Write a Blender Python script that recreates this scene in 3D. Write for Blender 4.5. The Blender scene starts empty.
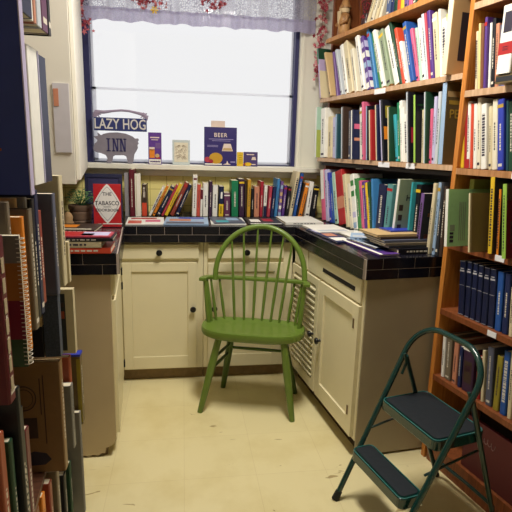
import bpy, bmesh, math, random
from mathutils import Vector, Matrix
random.seed(7)
PI = math.pi
COL = bpy.context.scene.collection
scene = bpy.context.scene

# ---------------------------------------------------------------- materials
def s2l(c):
    return tuple((v/12.92 if v <= .04045 else ((v+.055)/1.055)**2.4) for v in c)
MATS = {}
def mat(name, rgb, rough=.5, metal=0., var=.08, scale=25., bump=0., spec=.4, coat=0.):
    """principled paint / cloth / paper with a little procedural unevenness; rgb is 0-255 sRGB"""
    if name in MATS: return MATS[name]
    m = bpy.data.materials.new(name); m.use_nodes = True
    nt = m.node_tree; b = nt.nodes['Principled BSDF']
    c = s2l([v/255. for v in rgb])
    tc = nt.nodes.new('ShaderNodeTexCoord'); nz = nt.nodes.new('ShaderNodeTexNoise')
    nz.inputs['Scale'].default_value = scale; nz.inputs['Detail'].default_value = 4
    nt.links.new(tc.outputs['Object'], nz.inputs['Vector'])
    mx = nt.nodes.new('ShaderNodeMix'); mx.data_type = 'RGBA'
    mx.inputs[6].default_value = (*[max(0, v*(1-var)) for v in c], 1)
    mx.inputs[7].default_value = (*[min(1, v*(1+var)) for v in c], 1)
    nt.links.new(nz.outputs['Fac'], mx.inputs[0])
    nt.links.new(mx.outputs[2], b.inputs['Base Color'])
    b.inputs['Roughness'].default_value = rough; b.inputs['Metallic'].default_value = metal
    b.inputs['Specular IOR Level'].default_value = spec; b.inputs['Coat Weight'].default_value = coat
    if bump:
        bp = nt.nodes.new('ShaderNodeBump'); bp.inputs['Strength'].default_value = bump
        bp.inputs['Distance'].default_value = .002
        nt.links.new(nz.outputs['Fac'], bp.inputs['Height']); nt.links.new(bp.outputs[0], b.inputs['Normal'])
    MATS[name] = m; return m

def wood(name, a, b_, scale=(3, 3, 40), rough=.45):
    if name in MATS: return MATS[name]
    m = mat(name, a, rough); nt = m.node_tree; p = nt.nodes['Principled BSDF']
    tc = nt.nodes.new('ShaderNodeTexCoord'); mp = nt.nodes.new('ShaderNodeMapping')
    mp.inputs['Scale'].default_value = scale
    nz = nt.nodes.new('ShaderNodeTexNoise'); nz.inputs['Scale'].default_value = 2.2; nz.inputs['Detail'].default_value = 8
    nz.inputs['Distortion'].default_value = .8
    cr = nt.nodes.new('ShaderNodeValToRGB')
    cr.color_ramp.elements[0].position = .35; cr.color_ramp.elements[1].position = .68
    cr.color_ramp.elements[0].color = (*s2l([v/255 for v in b_]), 1); cr.color_ramp.elements[1].color = (*s2l([v/255 for v in a]), 1)
    nt.links.new(tc.outputs['Object'], mp.inputs[0]); nt.links.new(mp.outputs[0], nz.inputs['Vector'])
    nt.links.new(nz.outputs['Fac'], cr.inputs[0]); nt.links.new(cr.outputs[0], p.inputs['Base Color'])
    return m

RGB = {'white': (232,230,222), 'ivory': (222,214,192), 'cream': (214,200,164), 'tan': (196,166,118), 'beige': (196,184,150), 'pale grey': (190,196,202),
 'lilac and cream': (178,160,196), 'violet': (112,82,140), 'purple': (84,52,128), 'lavender': (186,182,214), 'sky blue': (62,124,178), 'blue': (36,82,156), 'royal blue': (48,62,168),
 'dark blue': (28,40,84), 'navy': (24,32,66), 'periwinkle blue': (92,104,176), 'pale blue': (150,176,206), 'slate blue': (74,90,128), 'slate': (84,88,106), 'charcoal': (44,46,52),
 'black': (22,22,30), 'leaf green': (64,130,70), 'sage green': (140,154,126), 'dark green': (30,66,46), 'emerald green': (26,120,80), 'mint green': (172,204,184), 'lime green': (150,190,80),
 'yellow green': (170,180,90), 'green': (158,204,140), 'teal': (90,146,146), 'dark teal': (36,74,84), 'turquoise': (56,160,172), 'red': (168,40,42), 'orange red': (206,74,48), 'coral red': (200,86,70),
 'rose red': (176,60,78), 'crimson': (160,36,54), 'pink': (206,96,130), 'salmon': (196,132,104), 'orange': (220,130,36), 'yellow': (222,184,44), 'pale yellow': (220,208,140), 'mustard yellow': (196,150,44),
 'olive yellow': (150,136,46), 'brown': (122,76,50), 'dull tan brown': (128,98,64), 'red brown': (140,62,50), 'dark brown': (62,46,38), 'taupe': (116,104,86), 'aubergine': (58,34,62), 'plum': (96,50,84), 'maroon': (96,26,40),
 'grey': (120,118,114), 'olive brown': (104,88,56), 'paper': (224,214,186), 'gold': (176,144,60), 'brick': (150,70,44)}
def bm_(c): return mat('book_' + c.replace(' ', '_'), RGB[c], .42, var=.10, scale=40)

def tiled(name, tile, grout, sx, sy, gap=.02, rough=.12, coords='Object', var=None, offset=0.):
    m = mat(name, tile, rough); nt = m.node_tree; p = nt.nodes['Principled BSDF']
    tc = nt.nodes.new('ShaderNodeTexCoord'); br = nt.nodes.new('ShaderNodeTexBrick')
    br.offset = offset; br.squash = 1
    br.inputs['Scale'].default_value = 1; br.inputs['Brick Width'].default_value = sx; br.inputs['Row Height'].default_value = sy
    br.inputs['Mortar Size'].default_value = gap; br.inputs['Mortar Smooth'].default_value = .1; br.inputs['Bias'].default_value = 0
    t1 = s2l([v/255 for v in tile]); t2 = s2l([v/255 for v in (var or tile)])
    br.inputs['Color1'].default_value = (*t1, 1); br.inputs['Color2'].default_value = (*t2, 1)
    br.inputs['Mortar'].default_value = (*s2l([v/255 for v in grout]), 1)
    mp = nt.nodes.new('ShaderNodeMapping')
    nt.links.new(tc.outputs[coords], mp.inputs[0]); nt.links.new(mp.outputs[0], br.inputs['Vector'])
    nt.links.new(br.outputs['Color'], p.inputs['Base Color'])
    return m, mp

# ---------------------------------------------------------------- mesh builder
class MB:
    def __init__(s): s.v = []; s.f = []; s.m = []; s.mats = []
    def mi(s, m):
        if m not in s.mats: s.mats.append(m)
        return s.mats.index(m)
    def add(s, vs, fs, m):
        o = len(s.v); s.v += [tuple(v) for v in vs]; k = s.mi(m)
        for f in fs: s.f.append(tuple(o+i for i in f)); s.m.append(k)
        return s
    def box(s, a, b, m, T=None):
        x0, y0, z0 = a; x1, y1, z1 = b
        vs = [(x0,y0,z0),(x1,y0,z0),(x1,y1,z0),(x0,y1,z0),(x0,y0,z1),(x1,y0,z1),(x1,y1,z1),(x0,y1,z1)]
        if T: vs = [T(Vector(v)) for v in vs]
        return s.add(vs, [(0,3,2,1),(4,5,6,7),(0,1,5,4),(1,2,6,5),(2,3,7,6),(3,0,4,7)], m)
    def prism(s, poly, z0, z1, m, T=None):
        n = len(poly)
        vs = [(x, y, z0) for x, y in poly] + [(x, y, z1) for x, y in poly]
        if T: vs = [T(Vector(v)) for v in vs]
        fs = [tuple(range(n-1, -1, -1)), tuple(range(n, 2*n))] + [(i, (i+1) % n, n+(i+1) % n, n+i) for i in range(n)]
        return s.add(vs, fs, m)
    def tube(s, pts, r, m, seg=10, cap=True, flat=1.):
        pts = [Vector(p) for p in pts]; n = len(pts)
        rs = r if isinstance(r, (list, tuple)) else [r]*n
        rings = []; prev = None
        for i, p in enumerate(pts):
            d = (pts[min(i+1, n-1)] - pts[max(i-1, 0)]).normalized()
            if prev is None:
                up = Vector((0,0,1)) if abs(d.z) < .9 else Vector((1,0,0))
                a = d.cross(up).normalized()
            else: a = (prev - d*prev.dot(d)).normalized()
            prev = a; b = d.cross(a)
            rings.append([p + (a*math.cos(2*PI*k/seg) + b*math.sin(2*PI*k/seg)*flat)*rs[i] for k in range(seg)])
        vs = [v for rg in rings for v in rg]; fs = []
        for i in range(n-1):
            for k in range(seg):
                fs.append((i*seg+k, i*seg+(k+1) % seg, (i+1)*seg+(k+1) % seg, (i+1)*seg+k))
        if cap: fs += [tuple(range(seg-1, -1, -1)), tuple((n-1)*seg+k for k in range(seg))]
        return s.add(vs, fs, m)
    def lathe(s, prof, c, m, seg=20, axis='z'):
        vs = []; fs = []; n = len(prof)
        for (r, z) in prof:
            for k in range(seg):
                a = 2*PI*k/seg; p = (r*math.cos(a), r*math.sin(a), z)
                if axis == 'y': p = (p[0], -p[2], p[1])
                if axis == 'x': p = (-p[2], p[0], p[1])
                vs.append((c[0]+p[0], c[1]+p[1], c[2]+p[2]))
        for i in range(n-1):
            for k in range(seg): fs.append((i*seg+k, i*seg+(k+1) % seg, (i+1)*seg+(k+1) % seg, (i+1)*seg+k))
        fs += [tuple(range(seg-1, -1, -1)), tuple((n-1)*seg+k for k in range(seg))]
        return s.add(vs, fs, m)
    def quad(s, vs, m): return s.add(vs, [(0,1,2,3)], m)
    def build(s, name, parent=None, loc=(0,0,0), rot=None, smooth=False, bevel=0., world=False):
        me = bpy.data.meshes.new(name); me.from_pydata(s.v, [], s.f)
        for m in s.mats: me.materials.append(m)
        me.polygons.foreach_set('material_index', s.m)
        bm = bmesh.new(); bm.from_mesh(me); bmesh.ops.recalc_face_normals(bm, faces=bm.faces); bm.to_mesh(me); bm.free()
        if smooth: me.polygons.foreach_set('use_smooth', [True]*len(me.polygons))
        me.update()
        o = bpy.data.objects.new(name, me); COL.objects.link(o)
        if parent: o.parent = parent
        o.location = loc
        if rot: o.rotation_euler = rot
        if bevel:
            md = o.modifiers.new('b', 'BEVEL'); md.width = bevel; md.segments = 2; md.limit_method = 'ANGLE'; md.angle_limit = .7
        if smooth:
            try:
                me.set_sharp_from_angle(angle=.7)
            except Exception: pass
        return o

def tag(o, label, cat, group=None):
    o['label'] = label; o['category'] = cat
    if group: o['group'] = group
    return o
def empty(name, loc, rz, label, cat, group=None):
    o = bpy.data.objects.new(name, None); COL.objects.link(o); o.location = loc; o.rotation_euler = (0,0,rz)
    o.empty_display_size = .05
    return tag(o, label, cat, group)
def struct(o): o['kind'] = 'structure'; return o

def text_part(name, s, size, m, parent, loc, rot, extrude=.001, sx=1., align='CENTER', spacing=1.):
    """lettering as real raised letters, converted to a mesh"""
    cu = bpy.data.curves.new(name, 'FONT'); cu.body = s; cu.size = size; cu.extrude = extrude
    cu.align_x = align; cu.offset = size*.012; cu.align_y = 'CENTER'; cu.space_character = spacing; cu.resolution_u = 3
    tmp = bpy.data.objects.new(name, cu); COL.objects.link(tmp)
    bpy.context.view_layer.update()
    me = bpy.data.meshes.new_from_object(tmp.evaluated_get(bpy.context.evaluated_depsgraph_get()))
    bpy.data.objects.remove(tmp)
    me.materials.clear(); me.materials.append(m)
    o = bpy.data.objects.new(name, me); COL.objects.link(o); o.parent = parent
    o.location = loc; o.rotation_euler = rot; o.scale = (sx, 1, 1)
    return o

# ---------------------------------------------------------------- the corner: key lines of the room
ANG = math.radians(11.5)
P0 = Vector((1.11, 1.775, 0)); U = Vector((-math.sin(ANG), math.cos(ANG), 0)); N = Vector((math.cos(ANG), math.sin(ANG), 0))
def S(s, d, z): return P0 + U*s + N*d + Vector((0, 0, z))       # s along the right-hand shelves, d into them
RZ = math.atan2(-U.y, -U.x)                                     # local X runs from the window end towards the viewer
def SL(v): return S(v.x, v.y, v.z)

cream = mat('cream_cabinet_paint', (226,216,180), .38, var=.06, scale=6, bump=.15)
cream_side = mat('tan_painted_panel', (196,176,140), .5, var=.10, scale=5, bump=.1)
creamwall = mat('cream_wall_paint', (226,222,210), .6, var=.04, scale=4)
whitetrim = mat('white_trim_paint', (232,228,214), .4, var=.04, scale=5)
pine = wood('pine_shelf', (196,142,84), (172,116,62), (30, 30, 3))
pineV = wood('pine_upright', (206,136,62), (180,108,42), (40, 40, 2.5))
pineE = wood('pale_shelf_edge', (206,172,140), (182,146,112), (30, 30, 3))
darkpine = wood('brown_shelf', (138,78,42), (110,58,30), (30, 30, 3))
darkback = mat('dark_back_panel', (54,38,30), .8, var=.2, scale=3)
blackm = mat('black_knob', (16,16,20), .35)
paper = mat('book_pages', (222,212,186), .8, var=.07, scale=90)
glassy = mat('picture_glass', (200,205,205), .08)
# ---------------------------------------------------------------- room shell
def room():
    # floor: pale yellow sheet vinyl with a faint tile pattern, scuffs and cracks
    m = bpy.data.materials.new('vinyl_floor'); m.use_nodes = True; nt = m.node_tree; p = nt.nodes['Principled BSDF']
    tc = nt.nodes.new('ShaderNodeTexCoord')
    br = nt.nodes.new('ShaderNodeTexBrick'); br.offset = 0
    for k, v in (('Scale', 1), ('Brick Width', .305), ('Row Height', .305), ('Mortar Size', .0012), ('Mortar Smooth', .3), ('Bias', 0)): br.inputs[k].default_value = v
    br.inputs['Color1'].default_value = (*s2l((.90,.85,.66)), 1); br.inputs['Color2'].default_value = (*s2l((.89,.84,.65)), 1)
    br.inputs['Mortar'].default_value = (*s2l((.85,.79,.60)), 1)
    nz = nt.nodes.new('ShaderNodeTexNoise'); nz.inputs['Scale'].default_value = 2.4; nz.inputs['Detail'].default_value = 9; nz.inputs['Roughness'].default_value = .62
    cr = nt.nodes.new('ShaderNodeValToRGB'); cr.color_ramp.elements[0].position = .28; cr.color_ramp.elements[1].position = .52
    cr.color_ramp.elements[0].color = (.86, .82, .70, 1); cr.color_ramp.elements[1].color = (1, 1, 1, 1)
    mul = nt.nodes.new('ShaderNodeMix'); mul.data_type = 'RGBA'; mul.blend_type = 'MULTIPLY'; mul.inputs[0].default_value = 1
    # short dark scratches: stretched cells thresholded very thin
    mp = nt.nodes.new('ShaderNodeMapping'); mp.inputs['Rotation'].default_value = (0,0,.6); mp.inputs['Scale'].default_value = (3.2, 12, 1)
    n2 = nt.nodes.new('ShaderNodeTexNoise'); n2.inputs['Scale'].default_value = 2.0; n2.inputs['Detail'].default_value = 3; n2.inputs['Distortion'].default_value = 1.4
    c2 = nt.nodes.new('ShaderNodeValToRGB'); c2.color_ramp.elements[0].position = .265; c2.color_ramp.elements[1].position = .285
    c2.color_ramp.elements[0].color = (.42, .33, .22, 1); c2.color_ramp.elements[1].color = (1, 1, 1, 1)
    m2 = nt.nodes.new('ShaderNodeMix'); m2.data_type = 'RGBA'; m2.blend_type = 'MULTIPLY'; m2.inputs[0].default_value = .8
    L = nt.links.new
    L(tc.outputs['Object'], br.inputs['Vector']); L(tc.outputs['Object'], nz.inputs['Vector']); L(tc.outputs['Object'], mp.inputs[0]); L(mp.outputs[0], n2.inputs['Vector'])
    L(nz.outputs['Fac'], cr.inputs[0]); L(br.outputs['Color'], mul.inputs[6]); L(cr.outputs[0], mul.inputs[7])
    L(n2.outputs['Fac'], c2.inputs[0]); L(mul.outputs[2], m2.inputs[6]); L(c2.outputs[0], m2.inputs[7]); L(m2.outputs[2], p.inputs['Base Color'])
    p.inputs['Roughness'].default_value = .34; p.inputs['Specular IOR Level'].default_value = .45
    b = MB(); b.box((-.98, -1.9, -.06), (2.4, 3.5, 0), m); struct(b.build('floor'))
    b = MB(); b.box((-.98, -1.9, 2.65), (2.4, 3.5, 2.72), creamwall); struct(b.build('ceiling'))
    b = MB(); b.box((-.88, -1.9, 0), (-.78, 3.36, 2.65), creamwall); struct(b.build('wall_left'))
    b = MB(); b.box((-.88, -1.9, 0), (2.3, -1.8, 2.65), creamwall); struct(b.build('wall_rear'))
    # right-hand wall, a little out of square
    b = MB(); b.box((-3.9, .32, 0), (1.75, .40, 2.65), creamwall, SL); struct(b.build('wall_right'))
    # window wall, with the opening
    Y0, Y1 = 3.36, 3.48; X0, X1, Z0, Z1 = -.62, .76, 1.245, 2.42
    b = MB(); b.box((-.88, Y0, 0), (X0, Y1, 2.65), creamwall); b.box((X1, Y0, 0), (1.6, Y1, 2.65), creamwall)
    b.box((X0, Y0, 0), (X1, Y1, Z0), creamwall); b.box((X0, Y0, Z1), (X1, Y1, 2.65), creamwall); struct(b.build('wall_back'))
    # yellow tile splashback under the sill
    tm, mp = tiled('yellow_wall_tile', (250,238,162), (206,190,116), .108, .108, .0024, .25, var=(246,232,150))
    mp.inputs['Rotation'].default_value = (PI/2, 0, 0)
    b = MB(); b.box((-.78, 3.348, .93), (1.02, 3.36, 1.19), tm); struct(b.build('trim_1'))
    # sill and casings
    b = MB(); b.box((-.68, 3.25, 1.213), (.93, 3.40, 1.243), whitetrim); b.box((-.66, 3.325, 1.17), (.91, 3.352, 1.213), whitetrim); struct(b.build('trim_2', bevel=.003))
    b = MB(); b.box((-.675, 3.335, 1.243), (-.62, 3.36, 2.5), whitetrim); b.box((-.655, 3.325, 1.243), (-.64, 3.335, 2.5), whitetrim); struct(b.build('trim_3', bevel=.002))
    b = MB(); b.box((.76, 3.335, 1.243), (.93, 3.36, 2.5), whitetrim); b.box((.775, 3.325, 1.243), (.79, 3.335, 2.5), whitetrim); struct(b.build('trim_4', bevel=.002))
    b = MB(); b.box((-.62, 3.335, 2.42), (.76, 3.36, 2.5), whitetrim); struct(b.build('trim_5', bevel=.002))
    # window: dark side channels, white sash, glass
    navyf = mat('dark_window_channel', (44,44,92), .45)
    fr = MB(); fr.box((-.62, 3.375, 1.245), (-.575, 3.47, 2.42), navyf); fr.box((.734, 3.375, 1.245), (.76, 3.47, 2.42), navyf)
    fr.box((-.575, 3.40, 1.245), (.734, 3.46, 1.252), navyf); fr.box((-.575, 3.40, 2.39), (.734, 3.46, 2.42), navyf)
    w = struct(fr.build('window_1'))
    vin = bpy.data.materials.new('white_bloom_sash'); vin.use_nodes = True; vt = vin.node_tree; vp = vt.nodes['Principled BSDF']; vp.inputs['Base Color'].default_value = (.86,.86,.88,1)  # translucent so the backlit bars glow, standing in for window bloom
    vm = vt.nodes.new('ShaderNodeMixShader'); vl = vt.nodes.new('ShaderNodeBsdfTranslucent'); vl.inputs[0].default_value = (.95,.95,.97,1); vm.inputs[0].default_value = .92
    vt.links.new(vp.outputs[0], vm.inputs[1]); vt.links.new(vl.outputs[0], vm.inputs[2]); vt.links.new(vm.outputs[0], vt.nodes['Material Output'].inputs[0])
    sash = MB()
    for (x0, x1, z0, z1, y) in ((-.575, .734, 1.252, 1.27, 3.42), (-.575, .734, 1.705, 1.719, 3.42), (-.575, -.55, 1.262, 1.72, 3.42), (.716, .734, 1.262, 1.72, 3.42), (-.575, -.56, 1.71, 2.39, 3.44), (.722, .734, 1.71, 2.39, 3.44)):
        sash.box((x0, y, z0), (x1, y+.007, z1), vin)
    sash.build('window_sash', w)
    g = bpy.data.materials.new('window_glass'); g.use_nodes = True; nt = g.node_tree; nt.nodes.clear()
    o = nt.nodes.new('ShaderNodeOutputMaterial'); mx = nt.nodes.new('ShaderNodeMixShader'); t = nt.nodes.new('ShaderNodeBsdfTransparent'); gl = nt.nodes.new('ShaderNodeBsdfGlossy')
    gl.inputs['Roughness'].default_value = .02; mx.inputs[0].default_value = .02
    nt.links.new(t.outputs[0], mx.inputs[1]); nt.links.new(gl.outputs[0], mx.inputs[2]); nt.links.new(mx.outputs[0], o.inputs[0])
    b = MB(); b.box((-.56, 3.4225, 1.268), (.718, 3.4245, 1.706), g); b.build('window_pane', w)
    b = MB(); b.box((-.562, 3.4425, 1.71), (.724, 3.4445, 2.392), g); b.build('window_pane', w)
room()

# ---------------------------------------------------------------- counters and cabinets
def knob(parent, c, axis='y', nrm=None, m=blackm):
    b = MB(); prof = [(.007, 0), (.006, .012), (.015, .016), (.0175, .022), (.015, .028), (.006, .031)]
    if nrm is None: b.lathe(prof, c, m, 16, 'y')
    else:
        q = Vector((0,0,1)).rotation_difference(Vector(nrm))
        b.lathe(prof, (0,0,0), m, 16); b.v = [tuple(q @ Vector(v) + Vector(c)) for v in b.v]
    return b.build('knob', parent, smooth=True)

def framed_door(parent, name, x0, x1, z0, z1, y, T, px=.05, louver=False, m=None):
    """door in a local frame: x along the run, y out of the wall is negative"""
    m = m or cream
    b = MB(); th = .018
    w = px
    b.box((x0, y-th, z0), (x0+w, y, z1), m, T); b.box((x1-w, y-th, z0), (x1, y, z1), m, T)
    b.box((x0+w, y-th, z1-w*1.05), (x1-w, y, z1), m, T); b.box((x0+w, y-th, z0), (x1-w, y, z0+w*1.5), m, T)
    if not louver: b.box((x0+w, y-th+.009, z0+w*1.5), (x1-w, y, z1-w*1.05), m, T)
    d = b.build(name, parent, bevel=.002)
    if louver:
        lb = MB(); zz = z0+w*1.5+.01; k = 0
        lb.box((x0+w, y-.003, z0+w*1.5), (x1-w, y, z1-w*1.05), mat('louver_gap_shade', (58,46,34), .8), T)  # dark sheet standing in for shade in the gaps between slats
        while zz < z1-w*1.05-.02:
            lb.prism([(y-th-.003, zz), (y-.005, zz+.016), (y-.005, zz+.020), (y-th-.003, zz+.008)], x0+w, x1-w, m, lambda v: T(Vector((v.z, v.x, v.y))))
            zz += .034
        lb.build('louvers', d)
    return d

I = lambda v: v
def cabinets():
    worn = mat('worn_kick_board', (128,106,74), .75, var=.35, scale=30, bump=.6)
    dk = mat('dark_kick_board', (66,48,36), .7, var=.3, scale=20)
    # back run, unit left: stands in the corner
    Y = 2.746
    def unit(x0, x1, drawer, door, kx, dkx, label, xs):
        r = empty('base_cabinet', ((x0+x1)/2, Y, 0), 0, label, 'cabinet')
        o = Vector(((x0+x1)/2, Y, 0)); T = lambda v: v - o
        b = MB(); b.box((xs[0], Y, .075), (xs[1], 3.34, .842), cream, T); b.build('carcass', r, bevel=.002)
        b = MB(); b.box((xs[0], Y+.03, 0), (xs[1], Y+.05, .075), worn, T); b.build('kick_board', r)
        b = MB(); b.box((drawer[0], Y-.018, drawer[2]), (drawer[1], Y, drawer[3]), cream, T); d = b.build('drawer', r, bevel=.005)
        knob(d, T(Vector((dkx, Y-.018, .782))))
        d = framed_door(r, 'door', door[0], door[1], door[2], door[3], Y, T)
        knob(d, T(Vector((kx, Y-.018, .45))))
        return r
    unit(-.33, .115, (-.35, .088, .742, .828), (-.338, .075, .085, .722), .054, -.132, 'cream base cabinet under the window with one full door, left of the green chair', (-.355, .112))
    unit(.115, .64, (.138, .575, .742, .828), (.139, .575, .085, .718), .176, .359, 'cream base cabinet in the back corner, half hidden behind the green chair', (.114, .632))
    # right run: louvred door + panelled door + pull-out board slot
    A = Vector((.757, 1.90, 0)); B = Vector((.648, 2.75, 0)); Ln = (B-A).length; D = (B-A).normalized(); No = Vector((-D.y, D.x, 0))  # No points into the aisle (-x)
    if No.x > 0: No = -No
    r = empty('base_cabinet', A, 0, 'cream base cabinet with a louvred door and a panelled door, right of the chair', 'cabinet')
    T = lambda v: D*v.x + (-No)*v.y + Vector((0,0,v.z))      # x: along run from near corner, y: into cabinet
    # end panel follows the end line towards the bookcase
    E = Vector((1.106, 1.934, 0)) - A
    b = MB(); poly = [(0,0), (E.x, E.y), (E.x-.135, E.y+.72), (T(Vector((Ln,.38,0))).x, T(Vector((Ln,.38,0))).y), (T(Vector((Ln,0,0))).x, T(Vector((Ln,0,0))).y)]
    b.prism(poly, .085, .842, cream); b.build('carcass', r, bevel=.002)
    b = MB(); e = E.normalized(); nE = Vector((e.y, -e.x, 0))
    pe = [(.004, -.0005), (E.x, E.y), (E.x+nE.x*.006, E.y+nE.y*.006), (.004+nE.x*.006, nE.y*.006)]
    b.prism(pe, .012, .842, mat('shaded_tan_panel', (164,150,124), .5, var=.10, scale=5, bump=.1)); b.build('end_panel', r)  # darker copy of the panel tan: its shade is put into the colour
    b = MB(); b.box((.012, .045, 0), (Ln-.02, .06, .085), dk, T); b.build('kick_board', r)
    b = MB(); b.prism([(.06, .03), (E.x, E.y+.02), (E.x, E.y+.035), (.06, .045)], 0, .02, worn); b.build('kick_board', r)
    dk2 = mat('slot_shadow', (20,16,14), .8)
    b = MB(); b.box((.02, -.012, .726), (Ln-.24, 0, .832), cream, T); f = b.build('drawer', r, bevel=.003)
    b = MB(); b.box((.07, -.0135, .768), (.42, -.011, .788), dk2, T); b.build('pull_slot', f)
    b = MB(); b.box((Ln-.225, -.012, .726), (Ln-.03, 0, .832), cream, T); b.build('drawer', r, bevel=.003)
    d = framed_door(r, 'door', .015, .435, .098, .716, 0, T, .055); knob(d, T(Vector((.392, -.018, .412))), nrm=No)
    hb = MB()
    for z in (.215, .628): hb.box((.046, -.021, z-.022), (.056, -.017, z+.022), mat('old_hinge', (110,84,60), .4, metal=.7), T)
    hb.build('hinge', d)
    d = framed_door(r, 'door', .45, .845, .098, .716, 0, T, .04, louver=True); knob(d, T(Vector((.49, -.018, .413))), nrm=No)
    # left run: end panel faces the viewer, hinged doors along the aisle side
    A2 = Vector((-.298, 2.03, 0)); B2 = Vector((-.356, 2.735, 0)); D2 = (B2-A2).normalized(); L2 = (B2-A2).length; N2 = Vector((D2.y, -D2.x, 0))
    r = empty('base_cabinet', A2, 0, 'tan-sided base cabinet on the left with a water-damaged bottom corner', 'cabinet')
    T2 = lambda v: D2*v.x - N2*v.y + Vector((0,0,v.z))
    f = T2(Vector((L2,0,0)))
    b = MB(); b.prism([(0,.0), (f.x, f.y), (-.46, f.y), (-.46, .0)], .085, .842, cream); b.build('carcass', r, bevel=.002)
    # end panel with ragged bottom corner
    prof = [(0, .842), (-.47, .842), (-.47, .004), (-.155, .004), (-.14, .012), (-.12, .006), (-.10, .014), (-.08, .008), (-.062, .02), (-.05, .018), (-.045, .045), (-.025, .05), (-.008, .065), (0, .085)]
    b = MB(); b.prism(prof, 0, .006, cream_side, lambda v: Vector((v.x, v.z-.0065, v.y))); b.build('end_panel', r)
    b = MB(); b.prism([(-.04, .012), (f.x-.045, f.y), (f.x-.06, f.y), (-.46, .03), (-.46, .012)], 0, .085, worn); b.build('kick_board', r)
    d = MB(); d.box((.02, -.016, .10), (L2-.1, 0, .72), cream, T2); d.build('door', r, bevel=.002)
    d = MB(); d.box((.02, -.016, .74), (L2-.1, 0, .83), cream, T2); d.build('drawer', r, bevel=.002)
    hb = MB()
    for z in (.17, .62, .70): hb.box((L2-.12, -.024, z-.018), (L2-.095, -.015, z+.018), blackm, T2)
    hb.build('hinge', r)

    # one continuous U-shaped black tiled worktop
    tm, mp = tiled('black_counter_tile', (18,18,26), (120,108,98), .15, .15, .002, .2, var=(26,26,36))
    zt, zb = .930, .846
    # outline (clockwise from left wall near end)
    q = [(-.775, 2.012), (-.268, 2.015), (-.326, 2.712), (.640, 2.716), (.742, 1.883), (1.108, 1.930), (.85, 3.10), (1.03, 3.15), (1.02, 3.345), (-.775, 3.345)]
    r = empty('countertop', (0, 2.9, 0), 0, 'black tiled worktop running round three sides of the alcove', 'worktop')
    o = Vector((0, 2.9, 0))
    b = MB(); b.prism(q, zb, zt-.004, mat('worktop_core', (60,54,48), .7), lambda v: v-o); b.build('core', r)
    b = MB(); b.prism(q, zt-.004, zt, tm, lambda v: v-o); b.build('tiled_surface', r)
    bt = mat('black_edge_tile', (16,16,24), .22, var=.25, scale=8); gr = mat('edge_grout', (170,156,144), .8)
    def lip(p, q_):
        p = Vector((*p, 0)); q_ = Vector((*q_, 0)); d = (q_-p).normalized(); L = (q_-p).length; n = Vector((d.y, -d.x, 0))
        g = MB(); TT = lambda v: p + d*v.x + n*v.y + Vector((0,0,v.z)) - o
        g.box((0, 0, zb-.0035), (L, .0094, zt-.002), gr, TT)
        t = g.build('edge_grouting', r)
        tb = MB()
        for (z0, z1, off) in ((zb-.004, zb+.0380, 0), (zb+.0395, zt+.001, .5)):
            x = -.15*off
            while x < L:
                tb.box((max(x, 0)+.0006, .0055, z0), (min(x+.15, L)-.0006, .0105, z1), bt, TT); x += .15
        tb.build('edge_tiles', r, bevel=.0015)
    lip((-.775, 2.012), (-.268, 2.015)); lip((-.268, 2.015), (-.326, 2.712)); lip((-.326, 2.712), (.640, 2.716)); lip((.640, 2.716), (.742, 1.883)); lip((.742, 1.883), (1.108, 1.930))
cabinets()

def wall_cupboard():
    # hanging cupboard above the left counter: its side faces the viewer
    r = empty('wall_cupboard', (-.60, 2.7, 1.20), 0, 'cream wall cupboard hanging over the left counter, plain side towards the viewer', 'cupboard')
    b = MB(); o = Vector((-.60, 2.7, 1.20)); pts = [(-.778, 2.08), (-.425, 2.08), (-.615, 3.30), (-.778, 3.30)]
    m = mat('cream_cupboard_paint', (222,217,205), .5, var=.03, scale=4)
    b.prism(pts, 1.20, 2.62, m, lambda v: v-o); b.build('carcass', r, bevel=.002)
    d = Vector((-.19, 1.22, 0)).normalized(); n = Vector((d.y, -d.x, 0)); p = Vector((-.425, 2.08, 0))
    TT = lambda v: p + d*v.x + n*v.y + Vector((0,0,v.z)) - o
    for k in range(2):
        b = MB(); b.box((.02+.6*k, .001, 1.215), (.60+.6*k, .017, 2.60), m, TT); b.build('door', r, bevel=.003)
wall_cupboard()

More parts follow.
